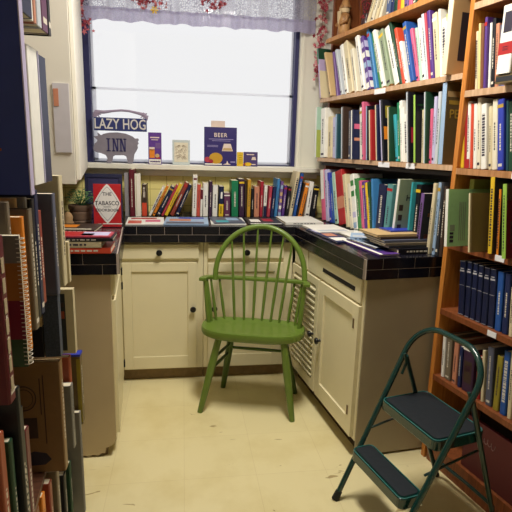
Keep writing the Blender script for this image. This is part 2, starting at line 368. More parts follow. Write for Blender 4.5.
# ---------------------------------------------------------------- shelving on the right
def tagcard(parent, s, z, w=.06, h=.024):
    b = MB(); T = SL
    o = parent.location
    b.box((s-w/2, -.0065, z-h/2), (s+w/2, -.0048, z+h/2), mat('shelf_label_card', (232,232,236), .5), lambda v: SL(v)-o)
    b.build('label_card', parent)
def shelving():
    o = S(.7, 0, 1.295)
    r = empty('wall_shelf_unit', o, 0, 'pine wall shelves over the right counter, three levels packed with books', 'shelf')
    T = lambda v: SL(v)-o
    for (z, s0, s1) in ((1.295, .120, 1.335), (1.65, .120, 1.335), (1.985, .120, 1.30)):
        b = MB(); b.box((s0, 0, z), (s1, .28, z+.021), pine, T); sh = b.build('shelf', r, bevel=.0015)
        b = MB(); b.box((s0, -.0045, z-.001), (s1, -.0005, z+.021), pineE if z < 1.9 else pine, T); b.build('shelf_edge', sh)
    b = MB(); b.box((.120, .28, 1.28), (1.33, .295, 2.6), darkback, T); b.build('back_panel', r)
    b = MB(); b.box((.120, .28, .935), (1.25, .295, 1.28), mat('grey_back_board', (70,68,66), .8, var=.2), T); b.build('back_panel', r)
    b = MB(); b.box((1.335, .06, 1.19), (1.355, .28, 2.6), darkpine, T); b.build('side_panel', r)
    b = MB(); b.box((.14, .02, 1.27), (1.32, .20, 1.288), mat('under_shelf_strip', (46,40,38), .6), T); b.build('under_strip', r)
    for s, z, w in ((.685, 1.655, .095), (.60, 1.300, .095), (.39, 1.302, .065)): tagcard(r, s, z, w, .024)
    # tall bookcase: upright by the counter, shelves running towards the viewer
    o = S(-.25, 0, 0)
    r2 = empty('tall_bookcase', o, 0, 'tall orange-brown pine bookcase at the right edge, standing on the floor', 'bookcase')
    T = lambda v: SL(v)-o
    b = MB(); b.box((.098, -.004, 0), (.122, .30, 2.55), pineV, T); b.build('upright', r2, bevel=.003)
    b = MB(); b.box((-.86, -.004, 0), (-.824, .30, 2.55), pineV, T); b.build('upright', r2, bevel=.003)
    for z in (.388, .692, .978, 1.282, 1.578, 1.893, 2.2):
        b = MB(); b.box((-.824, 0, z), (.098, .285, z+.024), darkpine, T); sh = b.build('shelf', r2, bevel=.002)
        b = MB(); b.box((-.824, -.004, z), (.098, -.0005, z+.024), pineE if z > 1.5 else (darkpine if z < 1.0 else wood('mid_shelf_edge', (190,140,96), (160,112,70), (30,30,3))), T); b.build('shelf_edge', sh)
    b = MB(); b.box((-.824, .286, .03), (.086, .30, 2.55), darkback, T); b.build('back_panel', r2)
    b = MB(); b.box((-.824, .0, 0), (.086, .02, .095), darkpine, T); b.box((-.824, .02, .075), (.086, .285, .095), darkpine, T); b.build('plinth', r2)
    for s, z in ((-.176, .993), (-.187, .705), (-.20, 1.292)): tagcard(r2, s, z, .042, .022)
shelving()
# ---- measured book rows: (place along the shelf, thickness, height, lean, colour, how far it sticks out, cover art)
ROW_A =[
 (1.3248, 0.0151, 0.3052, 0.2426, 'lilac and cream', 0.03, 'split'),
 (1.1955, 0.0186, 0.276, 0.4106, 'tan', 0.03, ''),
 (1.1714, 0.018, 0.2657, 0.319, 'violet', 0, ''),
 (1.118, 0.0239, 0.2783, 0.3934, 'pale grey', 0.0, 't'),
 (1.0665, 0.0314, 0.2909, 0.3551, 'white', 0, 't'),
 (1.022, 0.0455, 0.2994, 0.3688, 'cream', 0.0, ''),
 (0.963, 0.0313, 0.2468, 0.3481, 'ivory', 0, ''),
 (0.875, 0.0323, 0.3055, 0.3802, 'white', 0.01, ''),
 (0.8359, 0.0315, 0.2986, 0.4018, 'purple', 0, 'patch'),
 (0.7713, 0.0257, 0.3251, 0.3871, 'sky blue', 0.0, 't'),
 (0.7389, 0.0252, 0.3096, 0.408, 'leaf green', -0.01, ''),
 (0.6891, 0.0243, 0.3091, 0.4409, 'white', 0.01, ''),
 (0.661, 0.043, 0.2963, 0.4298, 'sage green', 0, 't'),
 (0.595, 0.0373, 0.304, 0.45, 'white', 0.0, ''),
 (0.556, 0.0204, 0.3254, 0.45, 'dark green', 0, ''),
 (0.5348, 0.0215, 0.2805, 0.4047, 'orange red', 0, ''),
 (0.512, 0.0184, 0.2086, 0.4071, 'white', 0.0, ''),
 (0.4559, 0.0256, 0.2841, 0.3713, 'blue', 0.015, 't'),
 (0.4295, 0.02, 0.249, 0.3683, 'pink', 0, ''),
 (0.4087, 0.0156, 0.2425, 0.3031, 'mint green', 0, ''),
 (0.3898, 0.0216, 0.2768, 0.2872, 'white', 0.0, ''),
 (0.3674, 0.0162, 0.2915, 0.2685, 'pale grey', 0, 't'),
 (0.3504, 0.0136, 0.291, 0.2627, 'rose red', 0, ''),
 (0.3277, 0.0205, 0.2919, 0.2514, 'purple', 0.005, ''),
 (0.3064, 0.0296, 0.2729, 0.2301, 'cream', 0, 't'),
 (0.276, 0.0116, 0.2826, 0.1969, 'white', 0.0, ''),
 (0.2636, 0.0262, 0.2351, 0.1651, 'white', 0, 'T'),
 (0.2309, 0.0189, 0.2507, 0.1896, 'yellow green', 0, 'patch'),
]
ROW_B =[
 (1.3518, 0.0186, 0.3069, 0.0584, 'mint green', 0.03, 'split2'),
 (1.2951, 0.0567, 0.2954, 0.0745, 'white', 0.02, ''),
 (1.2363, 0.049, 0.244, 0.0797, 'cream', 0.0, ''),
 (1.1809, 0.0356, 0.2395, 0.1035, 'lavender', -0.005, ''),
 (1.1427, 0.0186, 0.2401, 0.1106, 'pale blue', 0, ''),
 (1.0838, 0.0225, 0.2513, 0.0887, 'dark teal', 0.03, 'edge'),
 (1.0132, 0.0215, 0.2872, 0.1171, 'dark brown', 0.03, 'edge'),
 (0.9864, 0.0239, 0.2646, 0.1066, 'slate', 0.0, ''),
 (0.8853, 0.0159, 0.2625, 0.1207, 'navy', 0.04, 'pinkpatch'),
 (0.8629, 0.0366, 0.276, 0.1427, 'white', 0.0, 't'),
 (0.8074, 0.0168, 0.3019, 0.1531, 'pink', 0.02, ''),
 (0.7662, 0.0145, 0.2774, 0.1379, 'black', 0.02, 'edge'),
 (0.7198, 0.0176, 0.2545, 0.1538, 'red', 0.03, 'edge'),
 (0.6725, 0.0152, 0.2782, 0.1739, 'navy', 0.02, 'edge'),
 (0.6087, 0.0178, 0.2997, 0.2045, 'black', 0.03, 'flower'),
 (0.5681, 0.0141, 0.2606, 0.164, 'dark green', 0.02, 'edge'),
 (0.5359, 0.0197, 0.2261, 0.2426, 'turquoise', 0, ''),
 (0.5154, 0.0165, 0.279, 0.1877, 'emerald green', 0, ''),
 (0.4982, 0.0206, 0.2864, 0.1783, 'white', 0, 't'),
 (0.4767, 0.0109, 0.2558, 0.1668, 'white', 0.0, ''),
 (0.4613, 0.0185, 0.2205, 0.1841, 'white', 0, 'T'),
 (0.3979, 0.0151, 0.3152, 0.166, 'black', 0.035, 'berries'),
 (0.3611, 0.0146, 0.2978, 0.151, 'lime green', 0.03, 'leaves'),
 (0.3456, 0.0158, 0.2327, 0.1219, 'beige', 0, ''),
 (0.329, 0.0169, 0.2359, 0.1204, 'white', 0, ''),
 (0.3088, 0.014, 0.3057, 0.1312, 'dark green', 0.015, 'edge'),
 (0.294, 0.0164, 0.2332, 0.1019, 'pink', 0, ''),
 (0.2768, 0.0174, 0.2816, 0.0844, 'lavender', 0, ''),
 (0.2585, 0.0195, 0.2991, 0.061, 'pale grey', 0, ''),
 (0.2382, 0.0144, 0.2437, 0.0474, 'emerald green', 0, ''),
 (0.2072, 0.0243, 0.3272, 0.0582, 'olive brown', 0.02, 'PE'),
]
ROW_C =[
 (1.2364, 0.0432, 0.3131, 0.174, 'pink', 0, 'topwhite'),
 (1.1799, 0.032, 0.3169, 0.1993, 'lavender', 0, 't'),
 (1.1316, 0.0288, 0.3026, 0.2336, 'royal blue', 0, 't'),
 (1.0993, 0.0282, 0.2745, 0.2438, 'blue', 0, ''),
 (1.0638, 0.039, 0.3081, 0.2683, 'mint green', 0, ''),
 (1.0162, 0.0791, 0.3184, 0.2942, 'red', 0.0, 'band'),
 (0.9322, 0.0337, 0.3051, 0.2865, 'cream', 0, ''),
 (0.8875, 0.0307, 0.2555, 0.2761, 'ivory', 0, ''),
 (0.8483, 0.0418, 0.31, 0.2858, 'white', 0, 'patch'),
 (0.8018, 0.0329, 0.2891, 0.2621, 'leaf green', 0, ''),
 (0.7628, 0.0236, 0.2808, 0.2638, 'pink', 0, ''),
 (0.7347, 0.0259, 0.277, 0.2562, 'purple', 0, 't'),
 (0.7042, 0.0182, 0.274, 0.2598, 'yellow', 0, ''),
 (0.684, 0.0197, 0.2801, 0.245, 'dark green', 0, ''),
 (0.663, 0.0176, 0.295, 0.1885, 'sky blue', 0, ''),
 (0.6424, 0.0632, 0.2702, -0.0209, 'navy', 0.0, 't'),
 (0.5716, 0.0457, 0.2758, -0.032, 'teal', 0.0, 't'),
 (0.4288, 0.0166, 0.3102, -0.0568, 'sage green', 0.05, 'zodiac'),
 (0.3536, 0.0113, 0.3002, -0.0022, 'turquoise', 0.02, ''),
 (0.3407, 0.0321, 0.2906, 0.0008, 'black', 0, 't'),
 (0.284, 0.0239, 0.2576, -0.0182, 'violet', 0.02, 'darkcover'),
 (0.2227, 0.0189, 0.3056, -0.0148, 'cream', 0.01, ''),
 (0.1971, 0.0173, 0.3104, 0.0048, 'pale blue', 0.0, 't'),
 (0.176, 0.0181, 0.3121, 0.0143, 'charcoal', 0, ''),
 (0.1513, 0.0177, 0.2972, 0.0338, 'dark brown', 0, ''),
]
ROW_R1 =[
 (0.069, 0.013, 0.2168, 0.1326, 'cream', 0, 'T'),
 (0.0529, 0.0095, 0.2437, 0.1431, 'pale yellow', 0, ''),
 (0.0424, 0.0141, 0.239, 0.1371, 'brown', 0, ''),
 (0.0176, 0.0129, 0.2545, 0.1225, 'purple', 0.01, 't'),
 (0.0039, 0.0101, 0.2327, 0.1153, 'white', 0, ''),
 (-0.0095, 0.0162, 0.2452, 0.1266, 'black', 0, ''),
 (-0.0274, 0.0168, 0.2238, 0.1305, 'salmon', 0, ''),
 (-0.045, 0.0182, 0.2158, 0.1241, 'slate', 0, ''),
 (-0.0687, 0.0218, 0.2302, 0.1248, 'periwinkle blue', 0.01, 't'),
]
ROW_R2 =[
 (0.0986, 0.0167, 0.2433, 0.1242, 'yellow', 0, 't'),
 (0.079, 0.0124, 0.2349, 0.1332, 'red', 0, ''),
 (0.0658, 0.0163, 0.2566, 0.126, 'white', 0, 'redfoot'),
 (0.0482, 0.014, 0.2477, 0.1281, 'orange red', 0, ''),
 (0.0305, 0.0177, 0.247, 0.1397, 'white', 0, 't'),
 (0.0109, 0.0183, 0.2664, 0.1444, 'ivory', 0, ''),
 (-0.0205, 0.0261, 0.2411, 0.152, 'white', 0.01, 'T'),
 (-0.0476, 0.0165, 0.2315, 0.1527, 'cream', 0, ''),
 (-0.0649, 0.025, 0.2554, 0.1511, 'ivory', 0, ''),
 (-0.0998, 0.0284, 0.252, 0.1561, 'royal blue', 0.01, 't'),
 (-0.1292, 0.011, 0.2473, 0.1572, 'dark teal', 0, ''),
 (-0.1411, 0.0232, 0.2427, 0.1576, 'dark green', 0, ''),
]
ROW_R3 =[
 (0.0263, 0.015, 0.2246, 0.102, 'green', 0.1, 'barcode'),
 (-0.0924, 0.0124, 0.2202, 0.1392, 'olive brown', 0.09, 'edge'),
 (-0.1239, 0.0207, 0.2807, 0.1075, 'yellow', 0.03, 'darkcover'),
 (-0.1548, 0.0114, 0.2397, 0.105, 'orange', 0.02, 'darkcover'),
 (-0.209, 0.0191, 0.2621, 0.1439, 'lime green', 0.05, 'redcover'),
]
ROW_R4 =[
 (0.0181, 0.0301, 0.2231, 0.0961, 'navy', 0, 'v'),
 (-0.019, 0.024, 0.2277, 0.079, 'navy', 0, 'v'),
 (-0.0488, 0.0243, 0.2286, 0.0687, 'navy', 0, 'v'),
 (-0.0789, 0.0236, 0.2274, 0.0717, 'navy', 0, 'v'),
 (-0.1072, 0.0268, 0.2261, 0.0701, 'navy', 0, 'v'),
 (-0.1407, 0.0278, 0.2276, 0.0875, 'navy', 0, 'v'),
 (-0.1751, 0.0269, 0.2246, 0.0818, 'blue', 0, 't'),
 (-0.2083, 0.0251, 0.2253, 0.0778, 'dark blue', 0, ''),
 (-0.2405, 0.0169, 0.1814, 0.0946, 'cream', 0, ''),
]
ROW_R5 =[
 (0.0741, 0.0168, 0.1883, 0.0695, 'white', 0, 't'),
 (0.0512, 0.0326, 0.1967, 0.0693, 'taupe', 0, ''),
 (0.008, 0.0248, 0.1922, 0.0474, 'salmon', 0, 't'),
 (-0.0254, 0.0175, 0.174, 0.0601, 'dark blue', 0, ''),
 (-0.051, 0.0578, 0.1836, 0.0682, 'aubergine', 0, 'box'),
 (-0.1244, 0.022, 0.1715, 0.0643, 'red', 0, 't'),
 (-0.1551, 0.0127, 0.206, 0.104, 'cream', 0, ''),
 (-0.1789, 0.0284, 0.2321, 0.0913, 'slate', 0, ''),
 (-0.216, 0.0256, 0.2148, 0.0449, 'olive yellow', 0, 't'),
 (-0.2499, 0.0265, 0.2465, 0.065, 'blue', 0, 'T'),
 (-0.2845, 0.0171, 0.2585, 0.0879, 'cream', 0, ''),
]
ROW_A0 =[
 (0.8938, 0.0268, 0.1391, -0.4478, 'cream', 0, ''),
 (0.8559, 0.0261, 0.1383, -0.431, 'ivory', 0, ''),
 (0.8191, 0.0254, 0.1334, -0.4361, 'cream', 0, ''),
 (0.7832, 0.0214, 0.1281, -0.401, 'ivory', 0, ''),
 (0.72, 0.0315, 0.1249, -0.0568, 'slate blue', 0, ''),
 (0.68, 0.0214, 0.1247, 0.0058, 'dark blue', 0, ''),
 (0.6513, 0.0254, 0.1438, 0.0573, 'dark green', 0, ''),
 (0.625, 0.019, 0.126, 0.0544, 'orange red', 0, ''),
 (0.6002, 0.0229, 0.1375, 0.0811, 'yellow', 0, ''),
 (0.5713, 0.0279, 0.1429, 0.0964, 'violet', 0, ''),
 (0.5373, 0.0231, 0.1284, 0.0933, 'pink', 0, ''),
 (0.5084, 0.0239, 0.1284, 0.0956, 'dark green', 0, ''),
 (0.4774, 0.022, 0.1276, 0.0977, 'orange', 0, ''),
 (0.45, 0.029, 0.1276, 0.0998, 'navy', 0, ''),
 (0.4126, 0.0244, 0.1243, 0.1014, 'cream', 0, ''),
]
ROW_W =[
 (-0.2514, 0.0284, 0.1936, -0.0065, 'dark brown', 0, 'halforange'),
 (-0.213, 0.0171, 0.1973, 0.4876, 'white', 0, 'T'),
 (-0.1897, 0.0171, 0.2042, 0.4833, 'orange', 0, ''),
 (-0.1652, 0.0263, 0.2001, 0.5117, 'navy', 0, 't'),
 (-0.135, 0.0149, 0.213, 0.4947, 'rose red', 0, ''),
 (-0.1159, 0.023, 0.2188, 0.4768, 'yellow', 0, 't'),
 (-0.0819, 0.0265, 0.226, 0.4722, 'red brown', 0, 't'),
 (-0.0496, 0.0231, 0.2105, 0.4466, 'navy', 0, 't'),
 (0.0553, 0.0269, 0.2577, 0.0292, 'white', 0, 'cap'),
 (0.083, 0.0211, 0.1995, 0.0298, 'coral red', 0, ''),
 (0.1056, 0.0141, 0.175, 0.0255, 'white', 0, 'topmaroon'),
 (0.1233, 0.0318, 0.2093, 0.0096, 'white', 0, ''),
 (0.16, 0.0189, 0.2194, 0.0217, 'aubergine', 0, ''),
 (0.1828, 0.0319, 0.1949, 0.0174, 'white', 0, 't'),
 (0.2235, 0.0285, 0.1893, 0.0222, 'navy', 0, 'yellowfoot'),
 (0.258, 0.0393, 0.1477, -0.0129, 'plum', 0, 't'),
 (0.3054, 0.0431, 0.2281, -0.0111, 'emerald green', 0, ''),
 (0.3544, 0.0337, 0.2384, -0.0147, 'aubergine', 0, 't'),
 (0.3931, 0.0096, 0.2297, -0.0227, 'dark brown', 0, ''),
 (0.4048, 0.0217, 0.2362, 0.0089, 'mustard yellow', 0, ''),
 (0.4308, 0.0169, 0.18, 0.0033, 'black', 0, 't'),
 (0.4516, 0.0327, 0.193, -0.0067, 'salmon', 0, ''),
 (0.4868, 0.0195, 0.2252, 0.0166, 'crimson', 0, ''),
 (0.5103, 0.0195, 0.2004, 0.0273, 'white', 0, 'navyfoot'),
 (0.5352, 0.0195, 0.195, 0.0675, 'rose red', 0, ''),
 (0.5589, 0.0196, 0.193, 0.074, 'dark blue', 0, ''),
 (0.5839, 0.0184, 0.244, 0.0601, 'sky blue', 0, ''),
 (0.6076, 0.0184, 0.2279, 0.0599, 'violet', 0, 'patch'),
 (0.6301, 0.0197, 0.203, 0.0708, 'purple', 0, 't'),
 (0.654, 0.021, 0.1949, 0.0945, 'black', 0, 't'),
 (0.6792, 0.0223, 0.2995, 0.1563, 'cream', 0, 'T'),
 (0.7085, 0.0186, 0.2839, 0.1519, 'blue', 0, 't'),
 (0.7312, 0.0093, 0.2219, 0.2029, 'dark brown', 0, ''),
 (0.7432, 0.0249, 0.2216, 0.1941, 'orange', 0, 't'),
 (0.7874, 0.0288, 0.229, 0.109, 'white', 0, ''),
 (0.8224, 0.0351, 0.2003, 0.0947, 'black', 0, 't'),
]
LEFT={
 'M1':(-0.2867,0.8000,0.030,0.9300,1.2133),
 'M2':(-0.2971,0.9500,0.012,0.9300,1.1901),
 'M3':(-0.3353,1.0000,0.020,0.9300,1.2588),
 'M7':(-0.3197,1.0300,0.020,0.9300,1.2137),
 'M6':(-0.3407,1.1500,0.030,0.9300,1.2140),
 'M4':(-0.3767,1.1850,0.012,0.9300,1.2346),
 'M5':(-0.3617,1.2000,0.020,0.9300,1.2348),
 'M8':(-0.3562,1.2300,0.025,0.9300,1.2290),
 'M9':(-0.3576,1.2620,0.030,0.9300,1.2574),
 'M10':(-0.3760,1.3500,0.030,0.9300,1.1842),
 'M11':(-0.3597,1.4400,0.030,0.9300,1.2215),
 'M12':(-0.3610,1.5300,0.040,0.9300,1.2665),
 'M13':(-0.4142,1.6000,0.040,0.9300,1.2430),
 'U4':(-0.3063,1.1800,0.030,1.2720,1.5796),
 'U8':(-0.3379,1.3600,0.040,1.2720,1.5672),
 'B6':(-0.3435,1.0000,0.020,0.3450,0.8574),
 'S1':(-0.3607,0.9300,0.030,0.3450,0.7898),
 'S2':(-0.3556,0.9700,0.020,0.3450,0.7546),
 'S3':(-0.3764,1.0300,0.030,0.3450,0.6533),
 'S4':(-0.3708,1.0800,0.030,0.3450,0.7624),
 'S5':(-0.3773,1.1300,0.030,0.3450,0.6810),
 'B1':(-0.3715,1.4500,0.035,0.3450,0.7162),
 'B2':(-0.3828,1.6200,0.030,0.3450,0.6546),
 'B4':(-0.3698,1.5700,0.030,0.3450,0.5748),
 'B3':(-0.3693,1.7200,0.040,0.3450,0.6140),
 'S6':(-0.4217,1.3000,0.030,0.0300,0.5017),
 'S7':(-0.4155,1.4200,0.030,0.0300,0.4212),
 'S6b':(-0.4210,1.3600,0.030,0.0300,0.4617),
 'S8':(-0.4083,1.4800,0.030,0.0300,0.3734),
 'S9':(-0.4073,1.5600,0.030,0.0300,0.2492),
 'S10':(-0.4010,1.6200,0.020,0.0300,0.2533),
 'B5':(-0.3706,1.6800,0.020,0.0000,0.4143),
}
# ---------------------------------------------------------------- books
USED = {}
def uniq(label):
    return label
def book(label, loc, rz, lean, t, h, D, col, art='', group=None, side=1, cat='book', pagecol=None, hard=None):
    """local frame: x = thickness, y = depth into the shelf (spine at 0), z = height. side=+1: the cover at x=t faces the viewer, -1: the one at x=0"""
    rn = random.Random(hash((round(loc[0], 3), round(loc[2], 3), round(t, 4))) & 0xffff)
    c = min(.0028, t*.16); m = bm_(col)
    b = MB(); r = min(.004, t*.3)
    outer = [(0, D), (0, r), (r*.4, r*.35), (r, 0), (t-r, 0), (t-r*.4, r*.35), (t, r), (t, D), (t-c, D), (t-c, c*1.6), (c, c*1.6), (c, D)]
    b.prism(outer, 0, h, m)
    dark = sum(RGB[col]) < 330
    inkc = (214,206,190) if dark else (50,44,60)
    ink = mat('ink_light' if dark else 'ink_dark', inkc, .5)
    e = -.0004
    def sp(x0, x1, z0, z1, mm): b.quad([(t*x0, e, h*z0), (t*x1, e, h*z0), (t*x1, e, h*z1), (t*x0, e, h*z1)], mm)
    def cv(y0, y1, z0, z1, mm, lift=.0004):
        x = t+lift if side > 0 else -lift
        b.quad([(x, y0, h*z0), (x, y1, h*z0), (x, y1, h*z1), (x, y0, h*z1)], mm)
    def dashes(x0, x1, z0, z1, n):
        z = z0
        while z < z1:
            l = rn.uniform(.012, .05)*n
            sp(x0, x1, z, min(z+l, z1), ink); z += l+rn.uniform(.008, .016)
    if art in ('', 't') and t > .014:
        dashes(.40, .62, .28, rn.uniform(.6, .85), .8)
        if rn.random() < .4: sp(.2, .8, .05, .09, ink)
    if art == 't' and rn.random() < .6: sp(.02, .98, .88, .93, bm_(rn.choice(['gold', 'white', 'red', 'pale blue', 'yellow'])))
    if art == 'T': dashes(.25, .78, .2, .85, .9)
    if art == 'split': sp(0, 1, .68, 1, bm_('emerald green')); cv(.001, D, 0, .55, bm_('cream')); cv(.001, D, .78, 1, bm_('dark green'))
    if art == 'split2': cv(.001, D, 0, .55, bm_('yellow green')); sp(0, 1, 0, 1, bm_('white'))
    if art == 'patch':
        for k in range(5): cc = bm_(rn.choice(['pale blue', 'tan', 'white', 'leaf green', 'lavender', 'salmon'])); z = k*.19+.03; sp(.1, .9, z, z+.1, cc); cv(.004, D*.6, z, z+.12, cc)
    if art == 'edge': sp(0, .6, 0, 1, bm_(rn.choice(['white', 'pale grey', 'pale blue', 'cream'])))
    if art == 'pinkpatch': sp(0, .6, 0, 1, bm_('white')); cv(.01, .10, .62, .72, bm_('pink')); cv(.01, .10, .38, .44, bm_('salmon'))
    if art == 'flower': sp(0, .5, 0, 1, bm_('lavender')); cv(.008, .06, .35, .56, bm_('orange')); cv(.02, .05, .7, .9, bm_('olive yellow'))
    if art == 'berries': sp(0, .6, 0, 1, bm_('pale grey')); cv(.012, .055, .28, .50, bm_('crimson')); dashes(.1, .5, .35, .75, .5)
    if art == 'leaves': cv(.001, D, .0, 1, bm_('black')); cv(.01, .05, .84, .87, bm_('leaf green')); cv(.03, .08, .78, .81, bm_('leaf green')); cv(.05, .09, .9, .93, bm_('leaf green'))
    if art == 'darkcover': cv(.0015, D, 0, 1, bm_('charcoal')); dashes(.3, .7, .1, .85, .8); cv(.02, .05, .2, .3, bm_('brick')); cv(.03, .07, .6, .66, bm_('orange'))
    if art == 'redcover': cv(.0015, D, 0, 1, bm_('maroon')); dashes(.35, .6, .1, .85, .8); cv(.0015, .1, .78, 1, bm_('taupe')); cv(.02, .07, .2, .5, bm_('grey'))
    if art == 'redband': sp(0, 1, .28, .46, bm_('red')); dashes(.3, .7, .34, .40, .5); sp(.2, .8, .6, .9, ink)
    if art == 'topwhite': sp(0, 1, .42, 1, bm_('white'))
    if art == 'band': sp(0, 1, .30, .52, bm_('salmon')); cv(.001, D, .3, .5, bm_('tan'))
    if art == 'cap': sp(.15, .85, .88, .93, bm_('maroon')); dashes(.4, .6, .2, .8, .6)
    if art == 'topmaroon': sp(0, 1, .62, .96, bm_('maroon'))
    if art == 'halforange': sp(0, 1, 0, .42, bm_('orange red')); dashes(.3, .7, .6, .92, .6)
    if art == 'yellowfoot': sp(0, 1, 0, .42, bm_('yellow')); dashes(.3, .6, .1, .35, .7); sp(.3, .7, .6, .82, bm_('white'))
    if art == 'redfoot': sp(0, 1, 0, .14, bm_('red')); dashes(.35, .6, .25, .8, .7)
    if art == 'navyfoot': sp(0, 1, 0, .35, bm_('navy')); dashes(.35, .6, .45, .8, .7)
    if art == 'v':
        w = mat('silver_print', (186,186,196), .4)
        sp(.1, .9, .80, .83, w); sp(.2, .8, .85, .865, w); sp(.05, .95, .55, .556, w); sp(.05, .95, .985, .992, w); sp(.05, .95, .01, .018, w)
    if art == 'box': sp(0, 1, .93, 1, bm_('white')); sp(.15, .85, .2, .7, bm_('dark brown')); sp(.25, .75, .45, .6, bm_('plum'))
    if art == 'zodiac':
        sp(0, 1, 0, 1, bm_('white'))
        for k in range(4): cv(.012, .034, .08+.15*k, .17+.15*k, bm_('dark brown'))
    if art == 'barcode':
        sp(0, 1, 0, 1, bm_('white')); cv(.012, .03, .07, .12, mat('ink_dark', (50,44,60), .5)); cv(.012, .03, .14, .19, mat('ink_dark', (50,44,60), .5)); cv(.012, .03, .21, .25, mat('ink_dark', (50,44,60), .5)); cv(.012, .035, .27, .38, bm_('sage green'))
        for k in range(4): cv(.055+.009*k, .059+.009*k, .1, .78, bm_('sage green'))
    if art == 'PE': sp(0, 1, 0, 1, bm_('pale blue')); cv(.006, .10, .83, .9, bm_('tan')); cv(.015, .09, .74, .79, bm_('gold'))
    o = b.build('book', None)
    p = MB(); hh = .003 if (hard if hard is not None else rn.random() < .5) else .0005
    p.box((c+.0002, c*1.6+.0002, hh), (t-c-.0002, D-.003, h-hh), pagecol or paper); p.build('pages', o)
    o.location = loc; o.rotation_mode = 'XYZ'
    o.rotation_euler = (Matrix.Rotation(rz, 4, 'Z') @ Matrix.Rotation(lean, 4, 'Y')).to_euler()
    tag(o, label, cat, group)
    if art == 'PE': text_part('cover_title', 'PE', .05, bm_('gold'), o, (t+.0006, .045, h*.62), (PI/2, 0, PI/2), .0002)
    if art == 'zodiac':
        text_part('cover_title', 'HO', .04, bm_('charcoal'), o, (t+.0006, .075, h*.72), (PI/2, 0, PI/2), .0002)
        text_part('cover_title', 'THE', .02, bm_('charcoal'), o, (t+.0006, .085, h*.86), (PI/2, 0, PI/2), .0002)
    return o

ORD = ['first','second','third','fourth','fifth','sixth','seventh','eighth','ninth','tenth','eleventh','twelfth','thirteenth','fourteenth','fifteenth','sixteenth','seventeenth','eighteenth','nineteenth','twentieth','twenty-first','twenty-second','twenty-third','twenty-fourth','twenty-fifth','twenty-sixth','twenty-seventh','twenty-eighth','twenty-ninth','thirtieth','thirty-first','thirty-second','thirty-third','thirty-fourth','thirty-fifth','thirty-sixth','thirty-seventh','thirty-eighth']
FEAT = {'split': 'with a green top on its spine', 'split2': 'with a landscape cover', 'patch': 'with a patterned cover', 'pinkpatch': 'with pink marks on its cover', 'flower': 'with an orange flower on its cover', 'berries': 'with red berries on its cover',
 'leaves': 'with green leaves on black', 'topwhite': 'with a white upper spine', 'band': 'with a pale band', 'cap': 'with a maroon cap mark', 'topmaroon': 'with a maroon upper spine', 'halforange': 'with an orange lower half', 'yellowfoot': 'with a yellow foot',
 'redfoot': 'with a red foot', 'navyfoot': 'with a navy foot', 'box': 'wide and short', 'zodiac': 'with a row of dark emblems', 'barcode': 'cover turned to the aisle', 'PE': 'with gold letters on its cover', 'T': 'with large spine lettering'}
def mklabel(rows, i, rowname, end):
    """colour, neighbours and place in its row"""
    t, h, c = rows[i][1], rows[i][2], rows[i][4]
    size = 'thick' if t > .036 else ('thin' if t < .017 else '')
    a = rows[i-1][4] if i else None; b = rows[i+1][4] if i < len(rows)-1 else None
    an = lambda w: ('an ' if w[0] in 'aeiou' else 'a ') + w
    f = FEAT.get(rows[i][6])
    s = (size+' ' if size else '') + c + ' book'
    short = lambda x: x.split()[-1] if x not in ('lilac and cream',) else 'cream'
    if f and len((s+' '+f+' '+rowname+' '+end).split()) + 1 <= 16: s += ' ' + f
    elif a and b and short(a) != short(b): s += ' between %s and %s ones' % (short(a), short(b))
    elif b: s += ' beside %s one' % an(short(b))
    elif a: s += ' beside %s one' % an(short(a))
    s += ', %s from %s, %s' % (ORD[i], end, rowname)
    w = s.split()
    if len(w) > 16: s = (size+' ' if size else '') + '%s book, %s from %s, %s' % (c, ORD[i], end, rowname)
    return s
def row_right(rows, zb, rowname, group, back=.015, D=.19, end='the window end', minh=0):
    for i, (s, t, h, tl, c, out, art) in enumerate(rows):
        th = math.atan(-tl); o = S(s, back-out, zb)
        if tl < 0: o = o - U*(t*math.cos(th)*0)     # pivots on its lower corner
        z = 0
        lean = th
        tt = t*math.cos(th)
        # leaning to +x (towards the viewer): pivot on the far-bottom corner would dip, so lift the other corner onto the shelf
        if th > 0: o = S(s, back-out, zb + t*math.sin(th))
        book(mklabel(rows, i, rowname, end), o, RZ, lean, tt, max(h, minh), min(D + max(0, out)*.5, .265), c, art, group, 1)
def row_window(rows):
    for i, (x, t, h, tl, c, out, art) in enumerate(rows):
        th = math.atan(tl)
        z = .9315 + (t*math.sin(th)*math.cos(th) if th > 0 else 0)
        book(mklabel(rows, i, 'in the row under the window', 'the left end'), Vector((x, 3.12, z)), 0, th, t*math.cos(th), h*(1 if h < .29 else .98), .15, c, art, 'books standing under the window', -1)
row_right(ROW_A, 1.6715, 'upper book row over right counter', 'books on the upper wall shelf')
row_right(ROW_B, 1.3165, 'middle book row over right counter', 'books on the middle wall shelf')
row_right(ROW_C, .9315, 'row standing on right counter', 'books standing on the right counter', back=.0, D=.19)
row_right(ROW_A0, 2.0065, 'topmost wall shelf', 'books on the topmost wall shelf', minh=.2, end='the carved figure')
row_right(ROW_R1, 1.6025, 'top visible bookcase shelf', 'books on the tall bookcase, top shelf', end='the upright')
row_right(ROW_R2, 1.3065, 'bookcase shelf of white spines', 'books on the tall bookcase, second shelf', end='the upright')
row_right(ROW_R3, 1.0025, 'bookcase shelf beside worktop', 'books on the tall bookcase, third shelf', end='the upright')
row_right(ROW_R4, .7165, 'navy volumes shelf of bookcase', 'books on the tall bookcase, fourth shelf', end='the upright')
row_right(ROW_R5, .4125, 'lowest bookcase book shelf', 'books on the tall bookcase, fifth shelf', end='the upright')
row_window(ROW_W)
